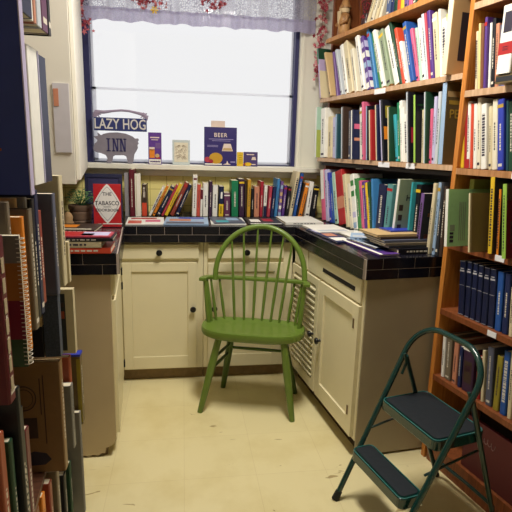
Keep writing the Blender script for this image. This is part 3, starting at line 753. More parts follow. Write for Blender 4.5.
# a few books set back on the third shelf, seen over the front ones
def back_book(label, s, t, h, z, c, back=.06):
    book(label, S(s, back, z), RZ, 0, t, h, .17, c, '', None, 1)
# items of the tall bookcase that are not upright books
def right_extras():
    back_book('yellow-green book set back behind the big green cover on the bookcase', .076, .024, .262, 1.0025, 'yellow green', .05)
    back_book('bright green book just left of the brown cover on the bookcase', -.001, .018, .245, 1.0025, 'emerald green', .12)
    back_book('white book showing above the brown cover on the bookcase', -.020, .021, .25, 1.0025, 'white', .12)
    back_book('navy book set back between white and yellow spines on the bookcase', -.0425, .018, .25, 1.0025, 'navy', .12)
    # large white hardback and flat dark book at the far right of the top shelf
    book('large white book with a red band at the right edge of the top shelf', S(-.098, -.055, 1.634), RZ, 0, .06, .22, .2, 'white', 'redband', None, 1)
    b = MB(); b.box((0, 0, 0), (.10, .22, .028), bm_('olive brown')); b.box((.002, -.0006, .006), (.098, 0, .022), bm_('charcoal'))
    o = b.build('book', None, S(-.096, -.05, 1.6030), (0, 0, RZ)); tag(o, 'flat dark book lying under the large white one on the top shelf', 'book')
    # cardboard box with a dark window, leaning against the upright
    o = empty('magazine_box', S(.212, -.03, 1.6715), RZ, 'tan cardboard magazine box with a dark rectangle, leaning by the bookcase upright', 'box')
    cb = mat('tan_cardboard', (206,172,122), .7, var=.05); cbe = mat('pale_cardboard_edge', (226,212,180), .7)
    R_ = lambda v: Vector((v.x*.85 + v.z*.006, v.y, v.z))
    b = MB(); b.box((0, 0, 0), (.034, .235, .304), cb, R_); b.build('case', o, bevel=.002)
    b = MB(); b.box((.0342, .045, .055), (.0348, .16, .235), mat('box_dark_label', (54,48,56), .5), R_); b.build('dark_label', o)
    b = MB(); b.box((.001, -.0012, 0), (.033, -.0003, .304), cbe, R_); b.build('front_edge', o)
    # maroon panel leaning in the bottom compartment
    b = MB(); b.box((0, 0, 0), (.30, .018, .23), mat('maroon_board', (84,30,30), .6)); o = b.build('storage_box', None, S(-.10, .015, .0955), (0, 0, RZ)); tag(o, 'dark maroon box with faint handwriting in the bottom of the tall bookcase', 'box')
    hw = MB(); w = mat('chalk_writing', (150,120,116), .8); x = .05
    pts = []
    for k in range(60):
        a = k*.55; pts.append((.06+k*.0016+.004*math.cos(a), -.001, .17+.010*math.sin(a)*(1.6 if k % 17 < 6 else 1)))
    hw.tube(pts, .0008, w, 5); hw.build('handwriting', o)
    b = MB(); b.box((0, 0, 0), (.2, .2, .24), mat('black_box', (18,16,18), .6)); o = b.build('storage_box', None, S(-.43, .04, .0955), (0,0,RZ), bevel=.003); tag(o, 'black box at the right edge of the bottom compartment', 'box')
right_extras()

# ---------------------------------------------------------------- left bookcase and what is crammed in it
def left_side():
    r = empty('packed_bookcase', (-.6, 1.2, 0), 0, 'dark wooden bookcase along the left edge, overflowing with books', 'bookcase')
    o = Vector((-.6, 1.2, 0)); T = lambda v: v-o
    dw = wood('dark_shelf_wood', (96,60,40), (70,42,28), (3,30,30))
    for (z0, z1, ya, yb, xf) in ((1.25, 1.27, .5, 1.47, None), (1.575, 1.59, .98, 1.47, None), (.91, .929, .5, 1.64, None), (.325, .344, .5, 1.78, None), (.0, .029, .5, 1.66, None), (1.93, 1.95, .98, 1.47, None)):
        xa = -.36 if ya < .9 else -.375
        b = MB(); fa = -.33 - (ya-.5)*.09; fb = -.33 - (yb-.5)*.09
        b.prism([(-.775, ya), (fa-.02, ya), (fb-.02, yb), (-.775, yb)], z0, z1, dw, T); b.build('shelf', r)
    b = MB(); b.box((-.775, 1.47, 1.25), (-.46, 1.49, 2.4), dw, T); b.build('upright', r)
    b = MB(); b.box((-.775, 1.78, 0), (-.46, 1.80, .93), dw, T); b.box((-.775, 1.64, .91), (-.46, 1.80, .929), dw, T); b.build('upright', r)
    b = MB(); b.box((-.776, .5, 0), (-.77, 1.78, 2.4), dw, T); b.build('back_panel', r)
    def LB(key, col, label, art='', w=.2, h=None, z0=None, t=None, hard=None, x=None, pagecol=None):
        X, Yd, tt, zb, zt = LEFT[key]
        zt = min(zt, 1.246) if zb > .9 and zb < 1.2 and Yd < 1.48 else zt
        if zb == .03: zt = min(zt, .322)
        zb = z0 if z0 is not None else zb + .0005
        hh = h or zt-zb
        return book(label, Vector((X if x is None else x, Yd, zb)), PI/2, 0, t or tt, hh, w, col, art, 'books crammed into the left bookcase', -1, hard=hard, pagecol=pagecol)
    # facing covers, near to far, middle shelf
    o1 = LB('M1', 'maroon', 'maroon book nearest the viewer at the left edge, cream marks on its spine')
    mk = MB()
    for k in range(7): mk.box((.008, -.0012, .02+.034*k), (.020, -.0004, .045+.034*k), mat('cream_marks', (176,160,130), .6))
    mk.build('spine_marks', o1)
    # spiral bound book with striped cover
    X, Yd, tt, zb, zt = LEFT['M2']
    o = empty('spiral_bound_book', (X, Yd, zb+.0005), PI/2, 'spiral-bound book striped grey, ochre, magenta and green, front of the left bookcase', 'book', 'books crammed into the left bookcase')
    b = MB(); H = zt-zb
    b.box((.001, .006, 0), (tt, .2, H), paper); b.build('pages', o)
    b = MB(); cols = [((44,70,48), 0, .22), ((112,30,52), .22, .52), ((160,106,44), .52, .80), ((120,116,112), .80, 1)]
    for k, (c, a, z) in enumerate(cols): b.box((-.001, .004, H*a), (.0008, .2, H*z), mat('cover_stripe_%s' % 'abcd'[k], c, .45))
    b.build('cover', o)
    b = MB(); wire = mat('white_spiral_wire', (214,206,190), .4)
    for k in range(30):
        z = .006+k*(H-.012)/29
        b.tube([(-.002, .010, z), (-.003, .002, z), (.004, -.003, z), (.011, -.002, z), (.013, .006, z)], .0009, wire, 5)
    b.build('spiral_binding', o)
    LB('M3', 'taupe', 'grey-brown book at the left edge, just behind the spiral-bound one')
    LB('M7', 'orange', 'orange-brown narrow book right of the spiral-bound one', w=.05)
    LB('M6', 'taupe', 'tall tan book with a cream page edge in the left bookcase', w=.09)
    LB('M4', 'tan', 'tan book peeping above the spiral-bound one')
    LB('M5', 'grey', 'grey book top showing behind the tall tan book')
    LB('M8', 'black', 'black narrow book right of the tall tan book')
    LB('M9', 'navy', 'navy-black taller book left of the red-brown spine')
    LB('M10', 'red brown', 'red-brown book left of the big blue-grey cover')
    o = LB('M11', 'slate', 'tall blue-grey book with a faded red figure on its cover', z0=.9305)
    b = MB(); rd = mat('faded_red_print', (110,60,64), .6)
    b.prism([(-.02, .04), (.0, .0), (.03, .01), (.045, .045), (.03, .08), (.04, .12), (.015, .14), (-.005, .11), (-.012, .07)], 0, .0004, rd, lambda v: Vector((-.0008+v.z, .055+v.x*.6, .12+v.y))); b.build('cover_figure', o)
    LB('M12', 'beige', 'tall cream book with a ribbed edge, rightmost on the middle left shelf')
    LB('M13', 'maroon', 'maroon book with a white top edge behind the blue-grey one')
    # upper shelf
    book('thick tall white book beside the dark poster board, upper left', Vector((-.3132, 1.12, 1.2705)), PI/2, 0, .076, .285, .2, 'white', 'plain', 'books crammed into the left bookcase', -1)
    book('thick tall navy book, right end of the upper left shelf', Vector((-.3145, 1.205, 1.2705)), PI/2, 0, .066, .28, .2, 'navy', 'plain', 'books crammed into the left bookcase', -1)
    book('lilac-white thin book between thick white and navy spines, upper left', Vector((-.3120, 1.1967, 1.2705)), PI/2, 0, .0075, .284, .2, 'lavender', '', 'books crammed into the left bookcase', -1)
    for (y, x, tk, c, lab) in ((1.0, -.2834, .069, 'navy', 'navy book at the top left, right of the poster board'), (1.0715, -.2871, .018, 'white', 'white narrow book at the top left between navy and brown'), (1.092, -.2871, .020, 'salmon', 'pink-brown book near the top left corner'), (1.1135, -.2871, .036, 'pale grey', 'silvery book at the top left beside the plum one'), (1.151, -.2871, .048, 'plum', 'plum book at the top left, rightmost before the cupboard'), (1.2015, -.2871, .024, 'black', 'black book edge hanging lowest beside the wall cupboard')):
        book(lab, Vector((x, y, 1.5905)), PI/2, 0, tk, .30, .2, c, '', 'books crammed into the left bookcase', -1)
    # dark blue poster board at the very left
    b = MB(); b.box((-.50, .90, 1.2712), (-.2605, .915, 1.92), mat('dark_blue_board', (44,58,136), .35, var=.25, scale=7)); o = b.build('poster_board'); tag(o, 'tall dark blue poster board standing at the upper left edge', 'board')
    b = MB(); b.box((-.2603, .898, 1.2712), (-.2583, .917, 1.92), mat('violet_white_edge', (200,190,226), .5)); b.build('edge_strip', o)
    b = MB(); b.box((-.325, .8985, 1.285), (-.310, .8997, 1.302), bm_('tan')); b.box((-.332, .8985, 1.40), (-.316, .8997, 1.418), bm_('brown')); b.box((-.45, .8985, 1.345), (-.302, .8997, 1.349), bm_('brick')); b.build('printed_picture', o)
    # lower rows
    LB('B6', 'black', 'black box-like book in the lower left, below the maroon one')
    LB('S1', 'brick', 'brick-red book in the bottom left corner', w=.2)
    LB('S2', 'dark green', 'dark green book in the bottom left corner')
    LB('S3', 'grey', 'short grey book between the dark green and black ones, bottom left')
    LB('S4', 'black', 'narrow black book left of the deep red one, bottom left')
    LB('S5', 'maroon', 'deep red tall book, bottom left')
    o = LB('B1', 'dull tan brown', 'large brown hardback with a round emblem and dark picture on its cover', z0=.3445, hard=True, pagecol=mat('cream_page_top', (214,186,140), .7))
    b = MB(); dk = mat('dark_brown_print', (58,40,34), .6)
    b.box((-.0009, .075, .12), (-.0003, .15, .19), dk)
    pts = [(-.0006, .11+.036*math.cos(a*PI/12), .255+.04*math.sin(a*PI/12)) for a in range(25)]
    b.tube(pts, .0016, dk, 5, False)
    pts = [(-.0006, .11+.027*math.cos(a*PI/12), .255+.03*math.sin(a*PI/12)) for a in range(25)]
    b.tube(pts, .0012, dk, 5, False)
    b.box((-.0009, .050, .10), (-.0003, .053, .33), dk); b.box((-.0009, .060, .2), (-.0003, .063, .32), dk)
    b.prism([(.04, .0), (.055, .022), (.09, .03), (.13, .02), (.15, -.002), (.13, -.02), (.06, -.018)], 0, .0006, mat('blue_black_print', (38,34,52), .6), lambda v: Vector((-.0009+v.z, v.x, .045+v.y)))
    b.build('cover_print', o)
    LB('B2', 'brick', 'brick-red book with a white top, behind the large brown hardback', z0=.3445)
    LB('B4', 'grey', 'shorter grey book right of the large brown hardback', z0=.3445)
    o = LB('B3', 'olive brown', 'brown book with a blue top and yellow edge, rightmost of the lower shelf', z0=.3445)
    X, Yd, tt, zb, zt = LEFT['B3']
    b = MB(); b.box((-.001, -.001, zt-zb+.0002), (tt+.001, .12, zt-zb+.008), bm_('royal blue')); b.build('blue_top', o)
    b = MB(); b.box((-.0009, .0005, .01), (-.0003, .014, zt-zb-.01), bm_('olive yellow')); b.build('yellow_edge', o)
    LB('S6', 'brown', 'brown book under the large brown hardback, leftmost'); LB('S6b', 'orange', 'orange-brown book in the bottom shelf, beside the brown one')
    LB('S7', 'red brown', 'red-brown book in the bottom left shelf'); LB('S8', 'taupe', 'grey-brown book in the bottom left shelf')
    LB('S9', 'black', 'black and white book near the left end of the floor shelf'); LB('S10', 'dark green', 'thin green book beside the tall grey folder')
    LB('B5', 'grey', 'tall thin grey folder with cream edge standing nearest the floor', w=.075, z0=.0005)
    # things piled on the lower books: speckled binder, framed card, tan box
    def slab(name, label, cat, x0, x1, y, t, z0, z1, m, bev=.001, group=None):
        b = MB(); b.box((0, 0, 0), (x1-x0, t, z1-z0), m); o = b.build(name, None, (x0, y, z0), bevel=bev); return tag(o, label, cat, group)
    spk = mat('speckled_black', (62,70,88), .5, var=.9, scale=160)
    slab('ring_binder', 'black speckled binder standing on the large brown hardback', 'binder', -.410, -.366, 1.452, .030, .7316, .924, spk)
    o = slab('folder', 'open cream folder with a dark and orange picture behind the speckled binder', 'folder', -.51, -.360, 1.622, .026, .6680, .893, bm_('beige'))
    b = MB(); b.box((.082, -.0012, .012), (.124, -.0003, .21), mat('dark_teal_print', (42,46,46), .6)); b.box((.086, -.002, .125), (.12, -.0012, .15), bm_('brick')); b.box((.086, -.002, .165), (.12, -.0012, .18), bm_('dark brown')); b.build('cover_picture', o)
    slab('storage_box', 'small tan box with cream side between tall books and magazine pile', 'box', -.52, -.356, 1.574, .022, .9295, 1.06, bm_('beige'))
    slab('storage_box', 'black box under the crumpled white paper, left bookcase', 'box', -.51, -.414, 1.452, .030, .7316, .828, bm_('black'))
    slab('book', 'two-tone tan narrow book above the black box, left bookcase', 'book', -.436, -.415, 1.453, .024, .8285, .905, bm_('tan'))
    # crumpled white paper
    b = MB(); rn = random.Random(3); nu = 10; vs = []
    for i in range(nu):
        for j in range(nu):
            u, v = i/(nu-1), j/(nu-1)
            vs.append((-.476+.036*u+rn.uniform(-.002, .002), 1.453+.026*v, .8295+.035*math.sin(u*3.1)*math.sin(v*3)+rn.uniform(0, .008)))
    fs = [(i*nu+j, (i+1)*nu+j, (i+1)*nu+j+1, i*nu+j+1) for i in range(nu-1) for j in range(nu-1)]
    b.add(vs, fs, mat('white_tissue', (226,224,226), .8)); o = b.build('crumpled_paper'); md = o.modifiers.new('s', 'SOLIDIFY'); md.thickness = .001; tag(o, 'crumpled white paper tucked on the black box in the left bookcase', 'paper')
    # pale notice on the cupboard side
    b = MB(); b.box((-.495, 2.0745, 1.325), (-.435, 2.0795, 1.585), mat('grey_notice', (196,192,198), .6)); o = b.build('notice_board'); tag(o, 'narrow pale grey notice card hung on the cupboard side', 'notice')
    b = MB(); b.box((-.492, 2.073, 1.50), (-.474, 2.0743, 1.565), bm_('salmon')); b.build('orange_label', o)
left_side()
# ---------------------------------------------------------------- green Windsor chair
def chair():
    rz = math.radians(-15.5)
    r = empty('windsor_chair', (.368, 2.432, 0), rz, 'bright green painted windsor armchair with a bow back, standing in the alcove', 'chair')
    g = mat('green_chair_paint', (98,122,46), .36, var=.16, scale=14, bump=.25, coat=.15)
    gd = mat('green_chair_shade_paint', (70,94,40), .4, var=.2, scale=16, bump=.25)  # darker copy of the green: shade on rear legs and stretchers painted in
    # local: x right, y away from the viewer (the back of the chair), z up
    zs = .452
    # seat: thick slab, rounded front, straight-ish sides
    pts = []
    n = 44
    for k in range(n):
        a = 2*PI*k/n; c, s = math.cos(a), math.sin(a)
        ex = .62 if s < 0 else .55
        x = -.004+.273*math.copysign(abs(c)**ex, c); y = (.158 if s < 0 else .110)*math.copysign(abs(s)**(.8 if s < 0 else .7), s)
        pts.append((x, y-.005))
    b = MB(); vs = []; rings = [(.93, zs-.044), (.985, zs-.036), (1, zs-.022), (1, zs-.008), (.985, zs), (.93, zs+.001), (.80, zs-.004), (.5, zs-.012), (.2, zs-.014)]
    for f, z in rings: vs += [(x*f, y*f, z) for x, y in pts]
    fs = [tuple(range(n-1, -1, -1)), tuple((len(rings)-1)*n+k for k in range(n))]
    for i in range(len(rings)-1):
        for k in range(n): fs.append((i*n+k, i*n+(k+1) % n, (i+1)*n+(k+1) % n, (i+1)*n+k))
    b.add(vs, fs, g); b.build('seat', r, smooth=True)
    Rm = Matrix.Rotation(-rz, 3, 'Z'); O = Vector((.368, 2.432, 0))
    W = lambda x, y, z=0: Rm @ (Vector((x, y, 0)) - O) + Vector((0, 0, z))
    feet = {'fl': W(.083, 2.365), 'fr': W(.548, 2.231), 'bl': W(.225, 2.63), 'br': W(.628, 2.52)}
    tops = {'fl': Vector((-.165, -.10, zs-.03)), 'fr': Vector((.165, -.115, zs-.03)), 'bl': Vector((-.125, .085, zs-.03)), 'br': Vector((.135, .08, zs-.03))}
    L = lambda k, t: feet[k].lerp(tops[k], t)
    for k in ('fl', 'fr', 'bl', 'br'):
        b = MB(); b.tube([L(k, 0), L(k, .25), L(k, .6), L(k, 1)], [.0145, .0175, .0205, .017], g if k[0] == 'f' else gd, 12); b.build('leg', r, smooth=True)
    for k1, k2, t, rr in (('bl', 'br', .64, .0085), ('bl', 'br', .88, .0085), ('fl', 'bl', .56, .0085), ('fr', 'br', .56, .0085), ('fl', 'bl', .70, .0075)):
        b = MB(); p, q = L(k1, t), L(k2, t); b.tube([p, p.lerp(q, .5), q], [rr*.85, rr*1.1, rr*.85], gd, 10); b.build('stretcher', r, smooth=True)
    # arm rail: flat bent bar, level at the back, ends a little higher and forward
    rail = []
    for k in range(25):
        a = PI*k/24; x = -.272*math.copysign(abs(math.cos(a))**.72, math.cos(a)); y = -.015 + .145*abs(math.sin(a))**.62
        rail.append((x-.006, y, .686 - .018*math.sin(a)))
    b = MB()
    for i in range(len(rail)): pass
    vs = []; fs = []; m_ = len(rail)
    for i, p in enumerate(rail):
        p = Vector(p); d = (Vector(rail[min(i+1, m_-1)]) - Vector(rail[max(i-1, 0)])).normalized(); nn = Vector((-d.y, d.x, 0)).normalized()
        w = .018
        for (aa, zz) in ((-w, -.009), (w, -.009), (w, .009), (-w, .009)): vs.append(p + nn*aa + Vector((0, 0, zz)))
    for i in range(m_-1):
        for k in range(4): fs.append((i*4+k, i*4+(k+1) % 4, (i+1)*4+(k+1) % 4, (i+1)*4+k))
    fs += [(3, 2, 1, 0), tuple((m_-1)*4+k for k in range(4))]
    b.add(vs, fs, g); b.build('arm_rail', r, bevel=.004)
    # bow: springs from the rail, leans back a little
    def bow(a): # a 0..PI
        x = .012 - .240*math.cos(a); s = math.sin(a)
        z = .676 + .277*abs(s)**.86
        return Vector((x, .105 + .025*abs(math.cos(a))*-1 + (z-.69)*.22, z))
    pts = [bow(PI*k/28) for k in range(29)]
    pts[0] = Vector((pts[0].x+.0, pts[0].y, .664)); pts[-1] = Vector((pts[-1].x, pts[-1].y, .664))
    b = MB(); b.tube(pts, .0145, g, 12); b.build('bow', r, smooth=True)
    # spindles: seat -> rail -> bow
    tops_x = (-.150, -.088, -.012, .064, .130, .178); bot_x = (-.118, -.066, -.018, .030, .078, .124)
    for tx, bx in zip(tops_x, bot_x):
        a = math.acos(max(-1, min(1, (.012-tx)/.240))); t = bow(a); y0 = .090 - abs(bx)*.12
        p0 = Vector((bx, y0, zs-.01)); mid = p0.lerp(t, .48)
        b = MB(); b.tube([p0, p0.lerp(t, .25), mid, p0.lerp(t, .75), t], [.0065, .0085, .0075, .006, .005], g, 8); b.build('spindle', r, smooth=True)
    for sgn in (-1, 1):
        for (bx, by, rx, ry) in ((.172, .075, .205, .106), (.212, .045, .245, .075))+(((.232, .02, .258, .045),) if sgn < 0 else ()):
            p0 = Vector((sgn*bx, by, zs-.01)); p1 = Vector((sgn*rx-.006, ry-.0, .670))
            b = MB(); b.tube([p0, p0.lerp(p1, .35), p1], [.0065, .009, .006], g, 8); b.build('spindle', r, smooth=True)
        p0 = Vector((sgn*.240-.004, -.0, zs-.01)); p1 = Vector((sgn*.262-.006, .012, .680))
        b = MB(); b.tube([p0, p0.lerp(p1, .3), p0.lerp(p1, .8), p1], [.0105, .0135, .011, .010], g, 10); b.build('arm_post', r, smooth=True)
chair()

# ---------------------------------------------------------------- folding step stool
def stool():
    th = -1.346
    wv = Vector((math.cos(th), math.sin(th), 0)); dv = Vector((-math.sin(th), math.cos(th), 0))
    O = Vector((.633, 1.482, 0)); rz = th + 0
    r = empty('step_stool', O, th, 'dark green metal folding step stool with two treads and a hoop handle', 'step stool')
    gm = mat('dark_green_enamel', (16,54,50), .22, var=.1, scale=10, coat=.5)
    gd = mat('dark_green_tread_frame', (16,52,48), .3, var=.15, scale=12, coat=.3)
    rub = mat('ribbed_rubber_tread', (24,31,38), .6, var=.3, scale=60, bump=.4)
    foot = mat('black_rubber_foot', (20,24,24), .6); steel = mat('steel_rivet', (170,176,176), .3, metal=1)
    # local x = width (towards the viewer's right), y = depth, z up
    k = .456; zt = .718; hw = .168
    SH = lambda z: .022*z; HW = lambda z: .168+.020*z
    P = lambda x, z, dy=0: Vector((x+SH(z), k*z+dy, z))
    # hoop
    pts = [P(-hw, .012), P(-HW(.3), .3)]
    R = .125
    pts += [P(-HW(.5), .5)]; hw = HW(.6)/1.03
    for i in range(0, 13):
        a = PI/2*i/12; pts.append(P(-hw*1.03+R-R*math.cos(a), zt-R*.92+R*.92*math.sin(a)))
    for i in range(0, 13):
        a = PI/2*i/12; pts.append(P(hw*1.03-R+R*math.sin(a), zt-R*.92+R*.92*math.cos(a)))
    hw = .168; pts += [P(HW(.5), .5), P(HW(.3), .3), P(hw, .012)]
    b = MB(); b.tube(pts, .0108, gm, 14); b.build('hoop_frame', r, smooth=True)
    for s in (-1, 1):
        b = MB(); b.tube([P(s*hw, 0), P(s*hw, .004), P(s*hw, .035)], [.0145, .0155, .013], foot, 12); b.build('foot', r, smooth=True)
    # rear legs with cross bar
    zp = .586
    def RL(s, z): return Vector((s*(HW(z)-.011)+SH(z)+.004, k*zp + .387*(zp-z), z))
    for s in (-1, 1):
        b = MB(); b.tube([RL(s, .006), RL(s, .3), RL(s, zp)], .0095, gd, 12); b.build('leg', r, smooth=True)
        b = MB(); b.tube([RL(s, 0), RL(s, .03)], .0125, foot, 12); b.build('foot', r, smooth=True)
        # bracket joining the hoop and rear leg, rivet
        b = MB(); q = RL(s, zp); b.tube([q+Vector((-s*.004, -.01, .012)), q+Vector((s*.0, .004, -.03)), q+Vector((0, -.012, -.075))], .0055, gd, 8)
        b.build('bracket', r, smooth=True)
        b = MB(); b.lathe([(.006, 0), (.006, .004), (.003, .007)], (0, 0, 0), steel, 10, 'x'); b.v = [(v[0]*(-s)+s*(hw+.009), v[1]+k*.22+.01, v[2]+.215) for v in b.v]; b.build('rivet', r)
    b = MB(); p, q = RL(-1, .075), RL(1, .075)
    b.tube([p, p+Vector((.02, .025, 0)), p.lerp(q, .5)+Vector((0, .03, 0)), q+Vector((-.02, .025, 0)), q], .0075, gd, 10); b.build('cross_bar', r, smooth=True)
    # treads
    def tread(name, y0, y1, z, hwid, hgt):
        rc = .022
        def rr(x, y, rad, n=5):
            o = []
            for (cx, cy, a0) in ((x-rad, y[1]-rad, 0), (-x+rad, y[1]-rad, PI/2), (-x+rad, y[0]+rad, PI), (x-rad, y[0]+rad, 3*PI/2)):
                for i in range(n): a = a0+PI/2*i/(n-1); o.append((cx+rad*math.cos(a), cy+rad*math.sin(a)))
            return o
        b = MB(); out = rr(hwid, (y0, y1), rc); b.prism(out, z-hgt, z, gm); t = b.build(name, r, bevel=.004)
        b = MB(); b.prism(rr(hwid-.012, (y0+.012, y1-.012), rc*.7), z+.0002, z+.0028, rub)
        b.build('rubber_mat', t)
        edge = rr(hwid-.003, (y0+.003, y1-.003), rc)
        b = MB(); b.tube([(x, y, z+.0005) for x, y in edge+edge[:1]], .0016, mat('bright_tread_edge', (60,120,118), .12, coat=.8), 6, False); b.build('rolled_edge', t)
    tread('step', .048, .145, .226, .156, .042)
    tread('seat', .168, .388, .418, .156, .040)
    # side links between seat and legs
    for s in (-1, 1):
        b = MB(); b.tube([Vector((s*.155, k*.30+.0, .30)), Vector((s*.154, k*zp+.387*(zp-.345), .345))], .0045, gd, 8); b.build('side_link', r, smooth=True)
stool()

# ---------------------------------------------------------------- things on the sill
def sill():
    zS = 1.2435
    signm = mat('blue_sign_board', (42,52,110), .6, var=.12, scale=20); cr = mat('sign_cream_paint', (212,208,206), .6)
    o = empty('hanging_sign', (-.385, 3.30, 1.4455), 0, 'blue wooden sign reading LAZY HOG with a rope handle, above the pig', 'sign')
    b = MB(); b.box((-.165, -.012, 0), (.158, .012, .080), signm); b.build('board', o, bevel=.003)
    text_part('lettering', 'LAZY HOG', .088, cr, o, (-.004, -.013, .039), (PI/2, 0, 0), .0015, .72, spacing=1.02)
    b = MB(); ro = mat('mauve_rope', (160,146,170), .8, var=.25, scale=60, bump=.8)
    pts = [(-.155, 0, .07), (-.162, 0, .09), (-.15, -.004, .112), (-.10, -.006, .112), (-.05, -.004, .120), (.0, 0, .126), (.05, -.003, .124), (.10, 0, .114), (.145, -.004, .104), (.158, 0, .085), (.155, 0, .07)]
    b.tube(pts, [.008, .011, .013, .010, .007, .007, .007, .008, .012, .011, .008], ro, 8); b.build('rope_handle', o, smooth=True)
    for sx in (-.145, .145):
        b = MB()
        for k in range(7): a = k*.9; b.tube([(sx, -.004, .10), (sx+.026*math.cos(a), -.008, .10+.022*math.sin(a)-.004)], [.007, .003], ro, 6)
        b.build('rope_knot', o, smooth=True)
    # pig silhouette cut from board
    pig = mat('grey_pig_paint', (134,128,140), .65, var=.14, scale=26, bump=.3)
    out = [(-.272,.085),(-.268,.105),(-.262,.122),(-.252,.128),(-.243,.142),(-.262,.158),(-.268,.168),(-.255,.166),(-.240,.168),(-.243,.188),(-.232,.182),(-.222,.172),(-.205,.182),(-.17,.190),(-.12,.193),(-.07,.187),(-.03,.172),(-.012,.158),(.006,.160),(.012,.150),(.004,.140),(.010,.128),(.002,.118),(.004,.10),(-.006,.08),(-.018,.062),(-.022,.04),(-.026,.012),(-.036,0),(-.060,0),(-.063,.018),(-.070,.045),(-.085,.052),(-.14,.05),(-.152,.042),(-.158,.014),(-.166,0),(-.190,0),(-.192,.016),(-.186,.028),(-.196,.05),(-.225,.062),(-.25,.066),(-.262,.072)]
    b = MB(); b.prism([(x, z) for x, z in out], -.009, .009, pig, lambda v: Vector((v.x, v.z, v.y)))
    o = b.build('pig_sign', None, (-.290, 3.312, zS+.0005), bevel=.002); tag(o, 'grey pig-shaped wooden sign reading INN, standing on the sill', 'sign')
    ink = mat('navy_letter_paint', (46,44,96), .6); b = MB(); y = -.0115
    def serif(x0, x1, z): b.box((x0, y, z), (x1, -.0092, z+.006), ink)
    z0, z1 = .075, .155; xs = -.19
    b.box((xs+.008, y, z0), (xs+.018, -.0092, z1), ink); serif(xs, xs+.026, z0); serif(xs, xs+.026, z1-.006)
    for x in (xs+.040, xs+.086):
        b.box((x, y, z0), (x+.007, -.0092, z1), ink); b.box((x+.026, y, z0), (x+.033, -.0092, z1), ink)
        b.prism([(x+.001, z1), (x+.011, z1), (x+.032, z0), (x+.022, z0)], y, -.0092, ink, lambda v: Vector((v.x, v.z, v.y)))
        serif(x-.006, x+.013, z0); serif(x-.006, x+.009, z1-.006); serif(x+.020, x+.039, z1-.006)
    b.build('lettering', o)
    def stand(name, label, cat, x0, x1, y, h, t, m, tilt=0.06):
        b = MB(); b.box((0, 0, 0), (x1-x0, t, h), m); o = b.build(name, None, (x0, y, zS+.0005), (-tilt, 0, 0), bevel=.001); return tag(o, label, cat)
    def deco(o, name, items):
        b = MB()
        for it in items:
            if it[0] == 'r': _, x0, x1, z0, z1, m = it[:6]; b.box((x0, -.0012, z0), (x1, -.0003, z1), m)
            elif it[0] == 'e':
                _, cx, cz, rx, rz_, m = it[:6]; n = 18; l = it[6] if len(it) > 6 else 0
                b.prism([(cx+rx*math.cos(2*PI*k/n), cz+rz_*math.sin(2*PI*k/n)) for k in range(n)], -.0014-l, -.0003-l, m, lambda v: Vector((v.x, v.z, v.y)))
            else:
                b.prism(it[1], -.0014-(it[3] if len(it) > 3 else 0), -.0003-(it[3] if len(it) > 3 else 0), it[2], lambda v: Vector((v.x, v.z, v.y)))
        return b.build(name, o)
    pur = mat('purple_cover', (92,52,140), .45); ind = mat('indigo_cover', (44,34,104), .45); wh = bm_('white'); or_ = bm_('orange'); yel = bm_('yellow'); pk = bm_('pink')
    tanm = bm_('tan'); fo = mat('beer_foam', (226,208,196), .5)
    # mauve booklet with a glass of beer
    o = stand('booklet', 'tall purple booklet with a beer glass picture, left of the framed card', 'booklet', -.219, -.136, 3.285, .200, .008, pur)
    deco(o, 'cover_picture', [('r', .004, .079, .004, .032, wh), ('r', .006, .04, .04, .095, or_), ('r', .006, .04, .088, .108, fo), ('r', .010, .074, .012, .022, pur), ('e', .056, .055, .014, .012, tanm), ('r', .045, .075, .036, .046, bm_('red')), ('r', .045, .078, .10, .135, bm_('violet')), ('r', .012, .07, .165, .172, fo), ('r', .02, .062, .152, .156, fo)])
    # small framed card behind glass
    o = stand('framed_card', 'small clear-framed card with a brown floral drawing on the sill', 'frame', -.067, .045, 3.285, .158, .012, mat('pale_frame', (196,206,206), .2))
    b = MB(); b.box((.012, -.001, .018), (.10, 0, .142), bm_('ivory')); b.build('card', o)
    b = MB(); br = mat('brown_drawing', (136,112,90), .6); rn = random.Random(5)
    for k in range(30):
        cx, cz = .056+rn.uniform(-.03, .03), .08+rn.uniform(-.045, .042)
        b.tube([(cx+.007*math.cos(a)*(1-a*.08), -.0016, cz+.007*math.sin(a)*(1-a*.08)) for a in [i*.8 for i in range(7)]], .0009, br, 4)
    b.build('drawing', o)
    # BEER book
    o = stand('beer_book', 'large indigo hardback titled BEER with food and a glass on its cover', 'book', .137, .349, 3.28, .246, .022, ind, .05)
    deco(o, 'cover_picture', [('p', [(.115, .095), (.187, .095), (.172, .142), (.128, .142)], fo), ('p', [(.120, .099), (.182, .099), (.176, .115), (.126, .115)], tanm, .001), ('e', .076, .048, .044, .036, bm_('mustard yellow')), ('e', .022, .038, .02, .018, bm_('rose red')), ('e', .045, .028, .014, .012, bm_('crimson'), .001), ('r', .004, .115, .006, .014, wh),
        ('p', [(.12, .008), (.176, .008), (.158, .016), (.15, .034), (.145, .016)], fo), ('r', .172, .204, .022, .03, mat('pale_violet_print', (150,140,190), .5)), ('r', .03, .19, .168, .172, mat('pale_violet_print', (150,140,190), .5)), ('r', .05, .17, .158, .161, mat('pale_violet_print', (150,140,190), .5)), ('r', .02, .09, .128, .131, mat('pale_violet_print', (150,140,190), .5)), ('r', .02, .09, .120, .123, mat('pale_violet_print', (150,140,190), .5))])
    text_part('cover_title', 'BEER', .036, fo, o, (.106, -.0006, .195), (PI/2, 0, 0), .0005, 1, spacing=1.15)
    b = MB(); b.box((.003, .003, .002), (.209, .019, .2465), paper); b.build('pages', o)
